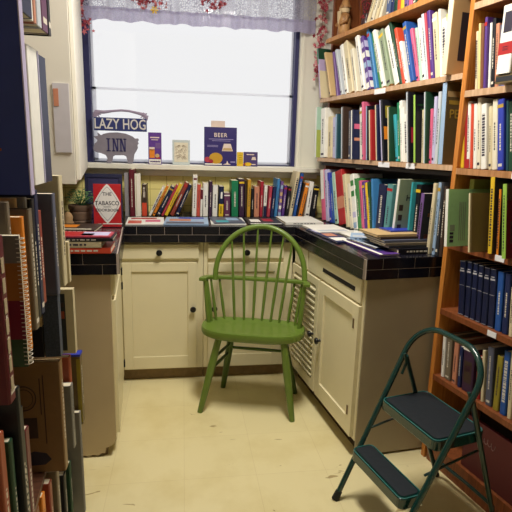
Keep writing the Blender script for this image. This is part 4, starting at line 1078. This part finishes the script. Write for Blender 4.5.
    # pale card sticking up behind it
    b = MB(); b.box((.182, 3.312, 1.2440), (.272, 3.320, 1.530), mat('pale_pink_card', (220,200,190), .6)); o = b.build('note_card'); tag(o, 'pale pink card sticking up behind the BEER hardback', 'card')
    o = stand('booklet', 'yellow booklet between the BEER hardback and the small purple one', 'booklet', .352, .394, 3.285, .092, .006, yel)
    deco(o, 'printed_lines', [('r', .012, .032, .02+.012*k, .023+.012*k, mat('olive_print', (150,130,40), .5)) for k in range(5)])
    o = stand('booklet', 'small purple booklet with food picture at the right end of the sill row', 'booklet', .396, .490, 3.285, .094, .006, mat('dusk_purple_cover', (72,58,110), .45))
    deco(o, 'cover_picture', [('e', .03, .014, .024, .012, yel), ('e', .008, .014, .007, .008, bm_('red')), ('p', [(.052, .042), (.084, .042), (.078, .062), (.058, .062)], fo), ('r', .056, .08, .01, .016, fo), ('r', .02, .07, .074, .08, fo)])
sill()

# ---------------------------------------------------------------- valance and leaf garlands
def lace(name, col, hole, scale):
    m = bpy.data.materials.new(name); m.use_nodes = True; nt = m.node_tree; nt.nodes.clear(); L = nt.links.new
    out = nt.nodes.new('ShaderNodeOutputMaterial'); mx = nt.nodes.new('ShaderNodeMixShader'); tr = nt.nodes.new('ShaderNodeBsdfTransparent')
    df = nt.nodes.new('ShaderNodeBsdfDiffuse'); tl = nt.nodes.new('ShaderNodeBsdfTranslucent'); m2 = nt.nodes.new('ShaderNodeMixShader'); m2.inputs[0].default_value = .42
    c = (*s2l([v/255 for v in col]), 1); df.inputs[0].default_value = c; tl.inputs[0].default_value = c
    tc = nt.nodes.new('ShaderNodeTexCoord'); vo = nt.nodes.new('ShaderNodeTexVoronoi'); vo.feature = 'DISTANCE_TO_EDGE'; vo.inputs['Scale'].default_value = scale
    cr = nt.nodes.new('ShaderNodeValToRGB'); cr.color_ramp.elements[0].position = .02; cr.color_ramp.elements[1].position = .16
    cr.color_ramp.elements[0].color = (1, 1, 1, 1); cr.color_ramp.elements[1].color = (hole, hole, hole, 1)
    L(tc.outputs['Object'], vo.inputs['Vector']); L(vo.outputs['Distance'], cr.inputs[0])
    # gathers: denser and looser bands alternate along the rod
    wv = nt.nodes.new('ShaderNodeTexNoise'); wv.inputs['Scale'].default_value = 1; wv.inputs['Detail'].default_value = 1; mp = nt.nodes.new('ShaderNodeMapping'); mp.inputs['Scale'].default_value = (9, .2, .2)
    c3 = nt.nodes.new('ShaderNodeValToRGB'); c3.color_ramp.elements[0].position = .46; c3.color_ramp.elements[1].position = .54; c3.color_ramp.elements[0].color = (0, 0, 0, 1); c3.color_ramp.elements[1].color = (.55, .55, .55, 1)
    mxm = nt.nodes.new('ShaderNodeMath'); mxm.operation = 'MAXIMUM'
    L(tc.outputs['Object'], mp.inputs[0]); L(mp.outputs[0], wv.inputs['Vector']); L(wv.outputs['Fac'], c3.inputs[0]); L(c3.outputs[0], mxm.inputs[1]); L(cr.outputs[0], mxm.inputs[0]); L(mxm.outputs[0], mx.inputs[0])
    L(df.outputs[0], m2.inputs[1]); L(tl.outputs[0], m2.inputs[2]); L(tr.outputs[0], mx.inputs[1]); L(m2.outputs[0], mx.inputs[2]); L(mx.outputs[0], out.inputs[0])
    return m
def valance():
    o = empty('lace_valance', (.1, 3.30, 2.09), 0, 'gathered white lace valance across the top of the window', 'curtain')
    X0, X1 = -.70, .845
    def strip(name, z0, z1, amp, m, y, fr, wob):
        nx, nz = 260, 8; vs = []; fs = []
        for i in range(nx+1):
            u = i/nx; x = X0 + (X1-X0)*u - .1
            ph = u*fr
            for j in range(nz+1):
                v = j/nz; z = z0 + (z1-z0)*v + (wob*math.sin(ph*.55+1)*(1-v))
                a = amp*(1-.35*v)
                vs.append((x, y + a*math.sin(ph+.7*math.sin(ph*.37)) + .3*a*math.sin(ph*2.3+1), z-2.09))
        for i in range(nx):
            for j in range(nz): fs.append((i*(nz+1)+j, (i+1)*(nz+1)+j, (i+1)*(nz+1)+j+1, i*(nz+1)+j+1))
        b = MB(); b.add(vs, fs, m); return b.build(name, o, smooth=True)
    strip('hem_band', 2.092, 2.168, .016, lace('dense_lilac_lace', (190,184,214), .78, 75), .0, 78, .004)
    strip('lace_panel', 2.150, 2.46, .014, lace('white_lace', (190,188,206), .30, 75), .002, 78, .0)
    b = MB(); b.tube([(X0-.12, 0, .375), (X1-.08, 0, .375)], .008, whitetrim, 10); b.build('curtain_rod', o, smooth=True)
valance()
def garland(label, path, n, spread, seed, flower=None):
    rn = random.Random(seed); reds = [mat('leaf_%d' % k, c, .5, var=.25, scale=60) for k, c in enumerate(((176,70,86), (204,112,122), (156,50,66), (214,140,142)))]
    o = empty('leaf_garland', path[0], 0, label, 'garland'); o0 = Vector(path[0])
    P = [Vector(p) for p in path]
    seg = [(P[i+1]-P[i]).length for i in range(len(P)-1)]; tot = sum(seg)
    def at(t):
        d = t*tot
        for i, s in enumerate(seg):
            if d <= s or i == len(seg)-1: return P[i].lerp(P[i+1], min(1, d/s))
            d -= s
    b = MB(); b.tube([at(k/20)-o0 for k in range(21)], .002, mat('garland_vine', (96,50,44), .7), 6); b.build('vine', o)
    b = MB()
    star = []
    for k in range(10):
        a = PI/2 + 2*PI*k/10; r = 1 if k % 2 == 0 else .42; star.append((r*math.cos(a), r*math.sin(a)))
    for _ in range(n):
        c = at(rn.random())-o0 + Vector((rn.gauss(0, spread), rn.gauss(0, spread*.5)-.006, rn.gauss(0, spread)))
        s = rn.uniform(.011, .020); R = Matrix.Rotation(rn.uniform(0, 6.3), 3, 'Y') @ Matrix.Rotation(rn.uniform(-.9, .9), 3, 'X') @ Matrix.Rotation(rn.uniform(-.9, .9), 3, 'Z')
        top = [c + R @ Vector((x*s, .0012*(1 if i % 2 else -2), z*s)) for i, (x, z) in enumerate(star)]
        bot = [p + R @ Vector((0, .0008, 0)) for p in top]
        b.add(top+bot, [tuple(range(10)), tuple(range(19, 9, -1))]+[(i, (i+1) % 10, 10+(i+1) % 10, 10+i) for i in range(10)], rn.choice(reds))
    b.build('leaves', o)
    if flower:
        b = MB(); f = Vector(flower)-o0
        for k in range(6):
            a = k*PI/3; b.prism([(f.x, f.z), (f.x+.018*math.cos(a-.35), f.z+.018*math.sin(a-.35)), (f.x+.024*math.cos(a), f.z+.024*math.sin(a)), (f.x+.018*math.cos(a+.35), f.z+.018*math.sin(a+.35))], f.y-.004, f.y-.002, bm_('yellow'), lambda v: Vector((v.x, v.z, v.y)))
        b.build('flower', o)
garland('red leaf garland hanging at the left end of the valance', [(-.60, 3.262, 2.36), (-.61, 3.262, 2.20), (-.58, 3.262, 2.11), (-.545, 3.262, 2.03)], 70, .016, 1)
garland('red leaf garland hanging down at the right end of the valance', [(.885, 3.25, 2.40), (.875, 3.25, 2.2), (.862, 3.25, 2.0), (.852, 3.25, 1.84)], 120, .017, 2)
garland('red leaf swag on the valance, left of centre, with a yellow flower', [(-.36, 3.268, 2.36), (-.24, 3.268, 2.21), (-.15, 3.268, 2.20), (-.10, 3.268, 2.34)], 110, .022, 3, (-.165, 3.255, 2.155))
garland('red leaf swag on the valance, near its middle', [(.05, 3.268, 2.34), (.14, 3.268, 2.24), (.21, 3.268, 2.19), (.26, 3.268, 2.30)], 90, .022, 4)

# ---------------------------------------------------------------- left back corner of the worktop
def corner():
    zc = .9305
    # dark frame leaning on the wall behind the red cookbook
    b = MB(); nv = mat('navy_frame', (30,32,66), .5)
    b.box((0, 0, 0), (.215, .018, .022), nv); b.box((0, 0, .238), (.215, .018, .262), nv); b.box((0, 0, .022), (.022, .018, .238), nv); b.box((.193, 0, .022), (.215, .018, .238), nv)
    o = b.build('picture_frame', None, (-.575, 3.02, zc), (-.12, 0, 0), bevel=.002); tag(o, 'dark navy framed board standing behind the red cookbook', 'frame')
    b = MB(); b.box((.022, .006, .022), (.193, .014, .238), mat('dusk_picture', (48,46,84), .5, var=.2, scale=12)); b.build('picture', o)
    # red cookbook
    red = mat('pepper_red_cover', (176,34,40), .35, coat=.2); wht = mat('diamond_white', (218,214,210), .45); inkb = mat('label_black', (50,46,60), .5)
    W_, H_ = .139, .226
    o = empty('cookbook', (-.466, 2.672, zc+.002), 0, 'red cookbook with a white diamond label, propped face out on the corner worktop', 'book')
    o.rotation_euler = (-.10, 0, math.radians(2))
    b = MB(); b.box((0, 0, 0), (W_, .003, H_), red); b.box((0, .003, 0), (.003, .018, H_), red); b.box((0, .015, 0), (W_, .018, H_), red); b.build('cover', o, bevel=.0008)
    b = MB(); b.box((.0032, .0032, .002), (W_-.002, .0148, H_-.002), paper); b.build('pages', o)
    def dia(cx, cz, rx, rz_, y, m): 
        b = MB(); q = []
        for k in range(40):
            a = 2*PI*k/40; p = 1.18; c, s = math.cos(a), math.sin(a); q.append((cx+rx*math.copysign(abs(c)**(2/p), c), cz+rz_*math.copysign(abs(s)**(2/p), s)))
        b.prism(q, y-.0005, y, m, lambda v: Vector((v.x, v.z, v.y))); return b
    cx, cz = W_/2, .122
    d = dia(cx, cz, .0685, .104, -.0002, wht).build('diamond_label', o)
    dia(cx, cz, .059, .090, -.0008, mat('diamond_ring', (120,112,130), .5)).build('diamond_ring', o); dia(cx, cz, .057, .087, -.0014, wht).build('diamond_centre', o)
    text_part('cover_title', 'THE', .026, inkb, o, (cx, -.0022, .172), (PI/2, 0, 0), .0003)
    text_part('cover_title', 'TABASCO', .031, inkb, o, (cx, -.0022, .124), (PI/2, 0, 0), .0004, .86, spacing=1.05)
    text_part('cover_title', 'COOKBOOK', .021, inkb, o, (cx, -.0022, .088), (PI/2, 0, 0), .0003)
    b = MB(); b.box((cx-.02, -.0026, .104), (cx+.02, -.002, .107), inkb); b.box((.045, -.0008, .014), (.145, -.0002, .019), wht); b.box((.02, -.0008, .008), (.036, -.0002, .018), wht); b.build('printed_lines', o)
    # potted plant
    o = empty('potted_plant', (-.555, 2.80, zc), 0, 'small green leafy plant in a brown ribbed pot beside the red cookbook', 'plant')
    pot = mat('brown_pot', (112,88,70), .6, var=.15, scale=20)
    b = MB(); b.lathe([(.050, .0), (.056, .014), (.053, .022), (.058, .034), (.055, .044), (.061, .058), (.058, .070), (.065, .084), (.065, .104), (.056, .105), (.054, .09)], (0, 0, .0), pot, 28); b.build('pot', o, smooth=True)
    b = MB(); b.lathe([(.001, .092), (.053, .092), (.053, .094), (.001, .097)], (0,0,0), mat('dark_soil', (44,34,28), .9), 20); b.build('soil', o)
    rn = random.Random(11); b = MB(); gm = [mat('plant_leaf_%d' % k, c, .5, var=.2, scale=30) for k, c in enumerate(((90,142,80), (64,110,66), (130,172,108)))]; st = MB()
    for _ in range(150):
        a = rn.uniform(0, 2*PI); r_ = rn.uniform(.01, .088); h = .105+rn.uniform(.0, .085)*(1-r_*6) + .01
        c = Vector((r_*math.cos(a), r_*math.sin(a)*.9, h)); l = rn.uniform(.014, .026); d = Vector((math.cos(a), math.sin(a), rn.uniform(-.3, .6))).normalized(); w = d.cross(Vector((0,0,1))).normalized()*l*.38; up = w.cross(d).normalized()*.002
        vs = [c, c+d*l*.5+w+up, c+d*l, c+d*l*.5-w+up]; vs2 = [v-up*.4 for v in vs]
        b.add(vs+vs2, [(0,1,2,3), (7,6,5,4), (0,1,5,4), (1,2,6,5), (2,3,7,6), (3,0,4,7)], rn.choice(gm))
        if _ % 4 == 0: st.tube([(0, 0, .1), c*.6+Vector((0,0,.04)), c], .0014, gm[1], 5)
    b.build('leaves', o); st.build('stems', o)
    # tan twisted ornament
    b = MB(); tm = mat('dried_gourd', (160,128,88), .7, var=.3, scale=40, bump=.6)
    b.lathe([(.012, 0), (.026, .008), (.030, .028), (.022, .046), (.026, .060), (.018, .078), (.006, .088)], (0, 0, 0), tm, 16); o = b.build('dried_ornament', None, (-.585, 2.62, zc+.0), smooth=True); tag(o, 'small tan lumpy ornament left of the plant pot', 'ornament')
    # upright things between cookbook and window row
    o = book('tall maroon book with a white and red top, standing left of the white strip', Vector((-.325, 3.10, .9315)), 0, 0, .030, .285, .16, 'maroon', 'cap', None, -1)
    b = MB(); b.box((0, 0, 0), (.026, .02, .265), mat('grey_post', (150,146,150), .6)); o = b.build('wooden_strip', None, (-.355, 3.12, zc)); tag(o, 'narrow grey strip standing left of the tall maroon book', 'strip')
    b = MB(); b.box((0, 0, 0), (.034, .02, .262), whitetrim); b.box((.006, -.001, .01), (.010, 0, .25), mat('strip_line', (200,190,160), .6)); o = b.build('wooden_strip', None, (-.291, 3.10, zc), bevel=.002); tag(o, 'cream painted wooden strip standing right of the tall maroon book', 'strip')
    o = None
    b = MB(); b.box((0, 0, 0), (.085, .001, .028), bm_('orange')); o = b.build('orange_note', None, (-.53, 3.3468, 1.155)); tag(o, 'orange paper note stuck on the yellow tiles above the navy frame', 'note')
corner()

# ---------------------------------------------------------------- flat magazines and stacked books
def flat(label, x, y, z, w, d, h, c, rz=0., name='magazine', deco=None, spine=None, cat=None):
    b = MB(); m = bm_(c); b.box((-w/2, -d/2, 0), (w/2, d/2, min(.0015, h*.2)), m); b.box((-w/2, -d/2, h-min(.0015, h*.2)), (w/2, d/2, h), m)
    sp = spine or 'front'
    if sp == 'front': b.box((-w/2, -d/2, 0), (w/2, -d/2+.002, h), m)
    else: b.box((-w/2, -d/2, 0), (-w/2+.002, d/2, h), m)
    if deco:
        for (x0, x1, y0, y1, cc) in deco: b.box((w*(x0-.5), d*(y0-.5), h), (w*(x1-.5), d*(y1-.5), h+.0004), bm_(cc))
    if sp == 'front' and h > .01:
        rn = random.Random(int(x*1000)+int(z*1000)); ik = mat('ink_light', (214,206,190), .5) if sum(RGB[c]) < 330 else mat('ink_dark', (50,44,60), .5)
        xx = -w*.3
        while xx < w*.25: l = rn.uniform(.006, .02); b.box((xx, -d/2-.0005, h*.35), (xx+l, -d/2, h*.65), ik); xx += l+.006
    o = b.build(name, None, (x, y, z), (0, 0, rz))
    p = MB(); k = min(.0016, h*.22); p.box((-w/2+.0025, -d/2+.0025, k), (w/2-.002, d/2-.002, h-k), paper); p.build('pages', o)
    return tag(o, label, cat or ('book' if name == 'book' else 'magazine'))
def piles():
    z = .9312
    # on the window worktop, in front of the standing books
    flat('white and pink magazine lying right of the red cookbook', -.215, 2.885, z, .21, .28, .006, 'white', .05, deco=[(.05,.4,.1,.5,'coral red'), (.5,.9,.3,.6,'pink'), (.1,.8,.7,.9,'red')])
    flat('dull blue and orange magazine lying in front of the leaning books', .02, 2.885, z, .25, .28, .008, 'pale blue', -.03, deco=[(.05,.9,.05,.3,'slate'), (.1,.6,.4,.7,'salmon'), (.3,.9,.75,.95,'royal blue')])
    flat('white-bordered magazine lying before the upright white books', .26, 2.90, z, .20, .27, .006, 'white', -.02, deco=[(.05,.95,.05,.22,'pale grey'), (.2,.9,.35,.7,'lavender')])
    flat('dark blue glossy magazine lying behind the bow of the chair', .255, 2.90, z+.0065, .18, .25, .005, 'slate', .08, deco=[(.1,.5,.1,.4,'turquoise'), (.5,.9,.4,.8,'pale blue')])
    flat('charcoal magazine with pale edge lying near the chair bow', .475, 2.90, z, .20, .27, .007, 'charcoal', .0, deco=[(.04,.96,.02,.08,'white'), (.1,.4,.3,.7,'white'), (.5,.8,.4,.8,'crimson')])
    flat('white paper pad lying in the right back corner of the worktop', .70, 2.92, z, .23, .27, .014, 'white', .04)
    # along the right worktop edge
    R = math.atan2((1.88-2.75), (.755-.648)) + PI/2
    flat('white glossy sheet magazine on the right worktop by the window', .79, 2.62, z, .20, .26, .008, 'white', R, deco=[(.1,.9,.1,.3,'pale grey')])
    flat('dark blue and white magazine along the right worktop edge', .745, 2.42, z, .10, .40, .006, 'dark blue', R+.02, deco=[(.1,.9,.1,.3,'white'), (.2,.8,.4,.6,'salmon'), (.1,.5,.7,.9,'lavender')])
    flat('white magazine in the middle of the right worktop', .895, 2.43, z, .13, .26, .006, 'white', R)
    flat('purple and white magazine at the near corner of the right worktop', .838, 2.10, z, .10, .34, .008, 'purple', R+.04, deco=[(.02,.2,.0,1,'white'), (.3,.8,.2,.6,'dark blue')], spine='side')
    flat('navy magazine on the purple one at the near corner of the right worktop', .862, 2.16, z+.0085, .10, .25, .008, 'navy', R+.10, deco=[(.0,.15,.0,1,'pale grey'), (.1,.5,.5,.9,'pale blue')])
    e = math.atan2(.045, .352)
    # pile of large flat books at the near end of the right worktop
    x, y = .995, 2.02
    zz = z
    for (w, d, h, c, dx, dy, a, lab) in ((.20,.15,.024,'black',.01,.025,.0,'thick black book at the bottom of the right worktop pile'), (.24,.17,.010,'charcoal',-.015,.05,.02,'charcoal book, second from the bottom of the right worktop pile'),
            (.24,.18,.010,'taupe',-.025,.06,-.01,'grey-brown book in the middle of the right worktop pile'), (.25,.18,.010,'slate',-.025,.075,.03,'thin slate book above the grey-brown one in the worktop pile'), (.24,.17,.009,'dark brown',-.035,.09,.0,'dark brown book under the tan one in the worktop pile'),
            (.25,.17,.010,'tan',-.045,.10,.02,'tan-orange book near the top of the right worktop pile')):
        flat(lab, x+dx, y+dy, zz, w, d, h, c, e+a, name='book'); zz += h+.0005
    flat('bright blue thin book topmost on the right worktop pile', x+.0, y+.13, zz, .15, .10, .006, 'royal blue', e+.05, name='book')
    flat('pale blue magazine fanned out left of the right worktop pile', .865, 2.27, z+.017, .11, .14, .012, 'pale blue', e-.5, deco=[(.1,.9,.1,.5,'pale grey')])
    # left worktop: pile at the near end
    xs = -.405; zz = .9312
    for (w, d, h, c, dx, dy, a, lab) in ((.24,.15,.023,'orange red',.055,.075,.02,'red-orange book at the bottom of the left worktop pile'), (.21,.14,.026,'beige',.035,.07,.0,'cream book with dark lettering, second in the left worktop pile'),
            (.25,.15,.012,'black',.060,.075,.01,'black book with a glossy edge in the left worktop pile'), (.24,.12,.005,'rose red',.055,.075,-.02,'red and violet magazine topmost on the near left worktop pile')):
        dc = [(.05,.5,.1,.9,'red'), (.5,.95,.2,.9,'lavender'), (.5,.7,.2,.6,'slate blue')] if c == 'rose red' else None
        flat(lab, xs+dx-.06, 2.0+dy, zz, w, d, h, c, a, name='book' if h > .01 else 'magazine', deco=dc); zz += h+.0005
    flat('dull brown and orange magazine on the left worktop behind the pile', -.53, 2.40, .9312, .22, .24, .03, 'olive brown', .03, deco=[(.1,.6,.1,.4,'orange'), (.3,.9,.5,.9,'tan')])
    flat('dark pale-lettered magazine on the left worktop near the cookbook', -.50, 2.42, .9617, .20, .2, .012, 'dark brown', -.04, deco=[(.2,.9,.1,.2,'ivory'), (.1,.5,.4,.8,'orange')])
piles()

# ---------------------------------------------------------------- topmost shelf ornaments
def ornaments():
    # carved figure: robed body, beard and peaked hood
    o = empty('carved_figure', S(1.19, .05, 2.0065), RZ, 'tan carved wooden bearded figure in a hood on the topmost wall shelf', 'figurine')
    wd = wood('carved_tan_wood', (186,140,88), (132,90,54), (20,20,6)); lt = mat('carved_pale_beard', (206,180,140), .7, var=.15, scale=40, bump=.6)
    b = MB(); b.lathe([(.034, 0), (.038, .01), (.036, .05), (.040, .085), (.030, .115), (.020, .125)], (0, 0, 0), wd, 20); b.build('robe', o, smooth=True)
    b = MB(); b.lathe([(.012, .118), (.026, .126), (.029, .145), (.024, .163), (.010, .172)], (0, 0, 0), lt, 18); b.build('head', o, smooth=True)
    b = MB(); b.lathe([(.034, .150), (.034, .158), (.026, .172), (.016, .20), (.006, .222), (.001, .226)], (0, .002, 0), wd, 18); b.build('hood', o, smooth=True)
    b = MB(); b.prism([(-.018, .135), (.018, .135), (.012, .085), (.0, .06), (-.012, .085)], -.040, -.030, lt, lambda v: Vector((v.x, v.z, v.y))); b.build('beard', o, bevel=.003)
    for s in (-1, 1):
        b = MB(); b.tube([(s*.034, 0, .108), (s*.046, -.014, .075), (s*.018, -.038, .062)], [.012, .011, .009], wd, 10); b.build('arm', o, smooth=True)
    b = MB(); b.lathe([(.005, 0), (.004, .006), (.001, .008)], (0, -.029, .143), lt, 8, 'y'); b.build('nose', o, smooth=True)
    # dark wooden box niche behind
    b = MB(); b.box((-.07, .0, 0), (-.062, .14, .30), darkpine); b.box((.062, 0, 0), (.07, .14, .30), darkpine); b.box((-.062, .13, 0), (.062, .14, .30), darkback); b.box((-.07, 0, .30), (.07, .14, .308), darkpine)
    o = b.build('display_box', None, S(1.19, .11, 2.0065), (0,0,RZ)); tag(o, 'dark brown open box behind the carved figure', 'box')
    # spray of red berries
    o = empty('berry_spray', S(1.00, .08, 2.0065), RZ, 'spray of dried red berry twigs on the topmost wall shelf', 'dried flowers')
    rn = random.Random(9); tw = MB(); be = MB(); tm = mat('dark_twig', (70,40,40), .8); rd = mat('dried_red_berry', (150,34,46), .4, coat=.3)
    for k in range(26):
        a = rn.uniform(-.35, .35); l = rn.uniform(.14, .24); y = rn.uniform(-.03, .03)
        p = [Vector((rn.uniform(-.012, .012), y*.3, 0))]; q = Vector((l*math.sin(a), y, l*math.cos(a))); p.append(p[0].lerp(q, .5)+Vector((rn.uniform(-.01, .01), 0, 0))); p.append(q)
        tw.tube(p, [.0016, .0013, .0009], tm, 5)
        for j in range(5):
            c = p[0].lerp(q, rn.uniform(.3, 1))+Vector((rn.uniform(-.006, .006), rn.uniform(-.006, .006), 0)); r_ = rn.uniform(.0028, .0045)
            be.lathe([(r_*.3, -r_), (r_*.9, -r_*.4), (r_, 0), (r_*.9, r_*.4), (r_*.3, r_)], c, rd, 7)
    tw.build('twigs', o); be.build('berries', o, smooth=True)['kind'] = 'stuff'
    b = MB(); b.lathe([(.024, 0), (.030, .02), (.026, .05), (.018, .07), (.020, .085)], (0,0,0), mat('dark_vase', (60,40,44), .3), 18); b.build('vase', o, smooth=True)
    # green clip under the middle shelf edge
ornaments()

# ---------------------------------------------------------------- ceiling lamp, daylight, camera
def lights():
    o = empty('ceiling_lamp', (LAMP[0], LAMP[1], 2.65), 0, 'flat white ceiling light above the aisle', 'lamp')
    b = MB(); b.box((-.16, -.30, -.05), (.16, .30, 0), whitetrim); b.build('housing', o, bevel=.005)
    m = bpy.data.materials.new('lamp_diffuser'); m.use_nodes = True; p = m.node_tree.nodes['Principled BSDF']
    p.inputs['Emission Color'].default_value = (1, .93, .80, 1); p.inputs['Emission Strength'].default_value = 1.5; p.inputs['Base Color'].default_value = (.9, .9, .88, 1)
    b = MB(); b.box((-.145, -.285, -.056), (.145, .285, -.0505), m); b.build('diffuser', o)
    l = bpy.data.lights.new('lamp_light', 'AREA'); l.shape = 'RECTANGLE'; l.size = .29; l.size_y = .57; l.energy = LAMP_W; l.color = (1, .95, .85)
    lo = bpy.data.objects.new('lamp_light', l); COL.objects.link(lo); lo.location = (LAMP[0], LAMP[1], 2.59)
    # overcast sky outside the window
    w = bpy.data.worlds.new('overcast_sky'); scene.world = w; w.use_nodes = True; nt = w.node_tree
    bg = nt.nodes['Background']; bg.inputs['Strength'].default_value = SKY
    tc = nt.nodes.new('ShaderNodeTexCoord'); nz = nt.nodes.new('ShaderNodeTexNoise'); nz.inputs['Scale'].default_value = 1.5; cr = nt.nodes.new('ShaderNodeValToRGB')
    cr.color_ramp.elements[0].color = (.90, .90, .92, 1); cr.color_ramp.elements[1].color = (1, 1, 1, 1)
    nt.links.new(tc.outputs['Generated'], nz.inputs[0]); nt.links.new(nz.outputs['Fac'], cr.inputs[0]); nt.links.new(cr.outputs[0], bg.inputs['Color'])
    p = bpy.data.lights.new('window_portal', 'AREA'); p.shape = 'RECTANGLE'; p.size = 1.36; p.size_y = 1.17; p.cycles.is_portal = True
    po = bpy.data.objects.new('window_portal', p); COL.objects.link(po); po.location = (.07, 3.478, 1.83); po.rotation_euler = (-PI/2, 0, 0)
LAMP = (.34, 1.72); LAMP_W = 45; SKY = .95
lights()

def camera():
    p, r, w = math.radians(12.3), math.radians(1.6), math.radians(8.6)
    fw = Vector((math.sin(w)*math.cos(p), math.cos(w)*math.cos(p), -math.sin(p)))
    rt = Vector((math.cos(w), -math.sin(w), 0)); up = rt.cross(fw)
    r2 = rt*math.cos(r) + up*math.sin(r); u2 = -rt*math.sin(r) + up*math.cos(r)
    M = Matrix(((r2.x, u2.x, -fw.x, 0), (r2.y, u2.y, -fw.y, 0), (r2.z, u2.z, -fw.z, 1.36), (0, 0, 0, 1)))
    c = bpy.data.cameras.new('camera'); c.sensor_width = 36; c.lens = 492/512*36; c.clip_start = .02
    o = bpy.data.objects.new('camera', c); COL.objects.link(o); o.matrix_world = M; scene.camera = o
camera()
scene.view_settings.view_transform = 'Standard'; scene.view_settings.look = 'None'
scene.view_settings.exposure = 0.0; scene.view_settings.gamma = 1; scene.view_settings.use_curve_mapping = False
